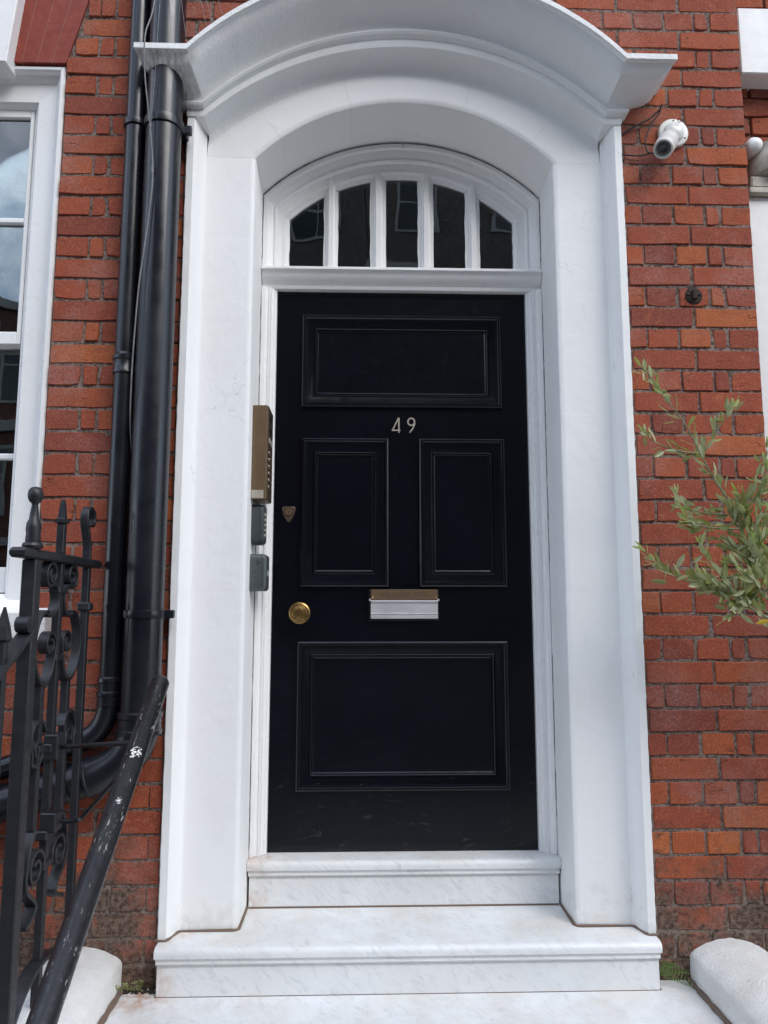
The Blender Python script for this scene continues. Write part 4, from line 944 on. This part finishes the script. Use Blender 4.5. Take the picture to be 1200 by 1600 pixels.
# ------------------------------------------------------------------ plants
def leaf_mesh(name, L, W, bend, fold, mat):
    mb = MB(); n = 5; rows = []
    for i in range(n+1):
        t = i/n; wd = W/2*math.sin(math.pi*min(1, t*.97+.03))**.75*(1 if t < .98 else .1); x = L*t; z = -bend*t*t*L
        rows.append([(x, -wd, z+fold*wd), (x, 0, z), (x, wd, z+fold*wd)])
    mb.rings(rows, False)
    me = bpy.data.meshes.new(name); me.from_pydata(mb.v, [], mb.f); me.materials.append(M[mat]); me.shade_smooth(); return me
LV = [leaf_mesh('leaf', l, w_, b, f, 'leaf') for l, w_, b, f in ((.056, .0165, .10, .2), (.050, .018, .2, .3), (.062, .0155, .05, .2), (.046, .018, -.1, .25), (.054, .015, .3, .35))]
LY = [leaf_mesh('leaf', l, w_, b, f, 'leafyoung') for l, w_, b, f in ((.042, .0135, .05, .2), (.047, .014, -.1, .25), (.036, .012, .1, .2))]
OT = thing('olive_tree', 'olive tree with slender grey-green leaves reaching over the right pier', 'tree', (1.52, -.36, -.16))
mb = MB(); tr = spline([(1.52, -.36, -.16), (1.50, -.35, .25), (1.53, -.36, .62), (1.50, -.34, .95), (1.47, -.33, 1.25), (1.45, -.34, 1.55)], 5)
mb.tube(tr, [.026-.018*i/(len(tr)-1) for i in range(len(tr))], 10); tk = mb.build('trunk', 'bark', OT, True, 60)
tw = [  # picture positions, tip first, with distance of tip and base from the wall
    ([(1003, 574), (1022, 596), (1040, 622), (1070, 662), (1093, 705), (1108, 735), (1130, 770), (1155, 815), (1166, 850), (1172, 890), (1190, 930)], -.22, -.27, 30),
    ([(1008, 676), (1022, 690), (1040, 698), (1068, 706), (1094, 708)], -.20, -.24, 7),
    ([(1146, 634), (1138, 650), (1126, 664), (1112, 690), (1098, 708)], -.26, -.24, 9),
    ([(1058, 776), (1066, 786), (1082, 796), (1104, 802), (1136, 804)], -.22, -.26, 8),
    ([(1073, 808), (1082, 817), (1104, 823), (1126, 826), (1156, 826)], -.26, -.28, 8),
    ([(1004, 857), (1018, 872), (1030, 885), (1050, 898), (1080, 909), (1104, 916), (1128, 908), (1145, 902)], -.22, -.26, 20),
    ([(1094, 852), (1104, 872), (1120, 890), (1136, 908), (1152, 930), (1170, 948), (1204, 968)], -.28, -.33, 24),
    ([(1205, 728), (1188, 752), (1172, 772), (1156, 795), (1150, 812)], -.30, -.27, 14),
    ([(1198, 700), (1196, 740), (1190, 790), (1180, 830), (1176, 870)], -.33, -.29, 16),
    ([(1136, 965), (1150, 952), (1166, 940), (1178, 926), (1190, 912)], -.30, -.31, 12),
    ([(1128, 846), (1146, 856), (1160, 868), (1180, 880), (1204, 890)], -.24, -.30, 14),
    ([(1150, 770), (1158, 790), (1164, 812), (1170, 840)], -.31, -.28, 14),
    ([(1180, 850), (1188, 872), (1196, 905), (1204, 940)], -.34, -.33, 14),
    ([(1142, 880), (1158, 893), (1176, 905), (1200, 925)], -.31, -.33, 14),
    ([(1150, 915), (1160, 930), (1180, 945), (1205, 960)], -.26, -.32, 14),
    ([(1104, 900), (1120, 912), (1140, 922), (1160, 935)], -.30, -.31, 10),
    ([(1206, 800), (1196, 825), (1186, 850), (1180, 880)], -.36, -.31, 14),
    ([(1088, 905), (1102, 918), (1118, 918), (1132, 925)], -.24, -.30, 6),
]
rl = random.Random(21); nleaf = 0; SPL = []
def put_leaf(me, p, d, side, parent, scale=1.0):
    o = bpy.data.objects.new('leaf', me); C.objects.link(o); o.parent = parent
    d = d.normalized(); side = (side-d*side.dot(d)); side = side.normalized() if side.length > 1e-4 else Vector((0, 0, 1)).cross(d).normalized()
    nn = d.cross(side); m = Matrix((d, side, nn)).transposed().to_4x4()
    l = parent['_loc']; m.translation = Vector(p)-Vector(l); o.matrix_local = m @ Matrix.Scale(scale, 4); return o
for pts, ya, yb_, nl in tw:
    n = len(pts); P = [px(x, y, ya+(yb_-ya)*i/(n-1)) for i, (x, y) in enumerate(pts)]
    Sp = spline(P, 5); m_ = len(Sp); SPL.append(Sp)
    mb = MB(); mb.tube(Sp, [.0011+.0032*(i/(m_-1))*min(1, n/8) for i in range(m_)], 6); br_ = sub(mb.build('branch', 'stem', OT, True, 60), OT)
    total = int(nl)
    for k in range(total):
        f = (k+rl.uniform(0, .5))/total*.97; i = int(f*(m_-1)); p = Sp[i]; t = (Sp[max(i-1, 0)]-Sp[min(i+1, m_-1)]).normalized()
        out_ = Vector((rl.uniform(-1, 1), rl.uniform(-1.0, .5), rl.uniform(-.7, 1))); out_ = (out_-t*out_.dot(t)).normalized()
        d = (t*rl.uniform(.55, 1.1)+out_*rl.uniform(.5, .9)+Vector((0, 0, .12)))
        young = f < .22; me = rl.choice(LY if young else LV); nleaf += 1
        side = out_.cross(t)+Vector((rl.uniform(-.5, .5), rl.uniform(-.5, .5), rl.uniform(-.5, .5)))
        put_leaf(me, p, d, side, br_, rl.uniform(.75, 1.1))
    put_leaf(rl.choice(LY), Sp[0], Sp[0]-Sp[2], Vector((0, -1, .3)), br_, .9)
# boughs joining the twigs to the trunk, and the thick of the crown further right
for a, b in (((1190, 930, -.27), 16), ((1204, 968, -.33), 10), ((1176, 870, -.29), 20), ((1204, 940, -.33), 14), ((1205, 960, -.32), 12)):
    p = px(*a); q = Vector(tr[b]); mb = MB(); mb.tube(spline([p, (p+q)/2+Vector((0, 0, -.05)), q], 5), [.004, .0045, .005, .0055, .006, .0065, .007, .0075, .008, .0085, .009], 7); mb.build('bough', 'bark', OT, True, 60)
mb = MB(); rl2 = random.Random(5)
for k in range(520):
    c = Vector((1.44+rl2.gauss(0, .13), -.34+rl2.gauss(0, .10), 1.36+rl2.gauss(0, .2)))
    if c.x < 1.22: continue
    d = Vector((rl2.gauss(0, 1), rl2.gauss(0, 1), rl2.gauss(.3, .8))).normalized(); s_ = d.cross(Vector((rl2.gauss(0, 1), rl2.gauss(0, 1), rl2.gauss(0, 1)))).normalized(); L = rl2.uniform(.035, .055); W = L*.13
    mb.add([c, c+d*L*.3+s_*W, c+d*L*.7+s_*W*.9, c+d*L, c+d*L*.7-s_*W*.9, c+d*L*.3-s_*W], [(0, 1, 2, 3, 4, 5)])
for n_, P_ in enumerate(SPL):
    for k in range(17 if n_ > 2 else (40, 9, 11)[n_]):
        i = rl2.randrange(2, len(P_)); c = P_[i]+Vector((rl2.gauss(0, .012), rl2.gauss(.01, .02), rl2.gauss(0, .012)))
        d = (P_[max(0, i-2)]-P_[min(i+1, len(P_)-1)]).normalized()*.8+Vector((rl2.gauss(0, .6), rl2.gauss(0, .6), rl2.gauss(.1, .6))); d.normalize()
        s_ = d.cross(Vector((rl2.gauss(0, 1), rl2.gauss(0, 1), rl2.gauss(0, 1)))).normalized(); L = rl2.uniform(.036, .056); W = L*.15; nn = d.cross(s_)*W*.3
        mb.add([c, c+d*L*.3+s_*W+nn, c+d*L*.7+s_*W*.85+nn, c+d*L, c+d*L*.7-s_*W*.85+nn, c+d*L*.3-s_*W+nn], [(0, 1, 2, 3), (0, 3, 4, 5)])
o = mb.build('foliage', 'leaf', OT); o['kind'] = 'stuff'
yl = leaf_mesh('leaf', .05, .014, .1, .3, 'leafyellow'); put_leaf(yl, px(1206, 970, -.36), Vector((-1, 0, -.12)), Vector((0, -.5, 1)), OT, 1)
# fern by the step, weed in the left corner
FN = thing('fern', 'small green fern growing between the step and the right kerb wall', 'fern', (.768, -.012, .0))
def frond(parent, base, d, L, mat, n=13, wmax=.024, name='frond'):
    mb = MB(); d = Vector(d).normalized(); sd_ = d.cross(Vector((0, -1, .2))).normalized(); P = [Vector(base)+d*L*t+Vector((0, -.25, -.35))*L*t*t for t in [i/n for i in range(n+1)]]
    mb.tube(P, [.0012*(1-.7*i/n) for i in range(n+1)], 5)
    for i in range(1, n+1):
        wd = wmax*math.sin(math.pi*(.15+.85*(1-i/n)*.8)); 
        for s in (-1, 1):
            a = P[i]; tip = a+sd_*s*wd+d*wd*.5; m_ = (a+tip)/2
            nn = d*L/n*.26
            mb.add([a-nn*.3, m_-nn, tip, m_+nn], [(0, 1, 2, 3)])
    mb.build(name, mat, parent)
for i, (dx, dz) in enumerate(((.9, .8), (.35, 1.1), (1.0, .15), (.1, .7))):
    frond(FN, (.764, -.012-.014*i, .018+.008*i), (dx, -.25, dz), (.095, .085, .075, .06)[i], 'fern', 9, .020)
WD = thing('weed', 'wispy little weed in the dirty corner left of the step', 'weed', (-.81, -.012, 0))
for i, (dx, dz) in enumerate(((-.5, 1), (.3, 1.1), (-.9, .6), (.7, .6), (0, .8), (-.3, .5))):
    frond(WD, (-.80-.01*i, -.012-.004*i, .004), (dx, -.3, dz), .055+.012*(i % 3), 'leaf', 6, .009, 'stem')
mb = MB(); rr = random.Random(2)
for k in range(60):
    c = Vector((-.86+rr.random()*.10, -.004-rr.random()*.03, .002)); r = rr.uniform(.003, .008)
    mb.lathe(c, [(r, -.002), (r*.9, r*.4), (r*.2, r*.7)], (rr.uniform(-.3, .3), rr.uniform(-.3, .3), 1), 6)
o = mb.build('soil_crumbs', 'soil', None); o['kind'] = 'stuff'; o['label'] = 'dark soil crumbs in the left corner of the landing'; o['category'] = 'soil'

# ------------------------------------------------------------------ houses across the street (seen in the window panes)
def house(x0, x1, h, label, seed):
    t = thing('terraced_house', label, 'house', ((x0+x1)/2, -16, G)); yf = -16; rr = random.Random(seed)
    mb = MB(); mb.box(x0+.01, x1-.01, yf-7, yf, G, G+h, 0); mb.build('wall', 'house_dark' if h > 12 else 'house', t)
    mb = MB(); xm = (x0+x1)/2; mb.rings([[(x0+.6, y, G+h), (x1-.6, y, G+h), (xm+.6, y, G+h+1.7), (xm-.6, y, G+h+1.7)] for y in (yf-.02, yf-.5)], True, True, True); mb.build('gable', 'house_dark' if h > 12 else 'house', t)
    for k in range(4 if h > 11 else 3):
        z = G+1.0+k*(h-.6)/(4 if h > 11 else 3)
        mb = MB(); mb.box(x0, x1, yf+.01, yf+.12, z+2.35, z+2.55, 0); mb.build('band', 'trim', t)
        for i in range(3):
            xc = x0+(x1-x0)*(i+.5)/3
            mb = MB(); mb.box(xc-.6, xc+.6, yf+.01, yf+.05, z, z+1.9, 0)
            wdw = sub(mb.build('window', 'trim', t), t)
            for a in (0, 1):
                for b in (0, 1):
                    mb = MB(); mb.box(xc-.5+.52*a, xc-.02+.52*a, yf+.051, yf+.055, z+.1+.88*b, z+.92+.88*b, 0); mb.build('pane', 'lens', wdw)
for i in range(6):
    house(-24+8*i, -16+8*i, (9.0, 9.6, 14.5, 14.8, 13.6, 13.0)[i], ['red brick house with white bands across the street, reflected furthest left in the window', 'second red brick house across the street, reflected in the left window', 'third red brick house across the street behind the camera', 'fourth red brick house across the street, reflected in the fanlight', 'fifth red brick house across the street, right of the camera', 'last red brick house across the street, furthest right'][i], i)

for o in LOCS:
    if '_loc' in o: del o['_loc']
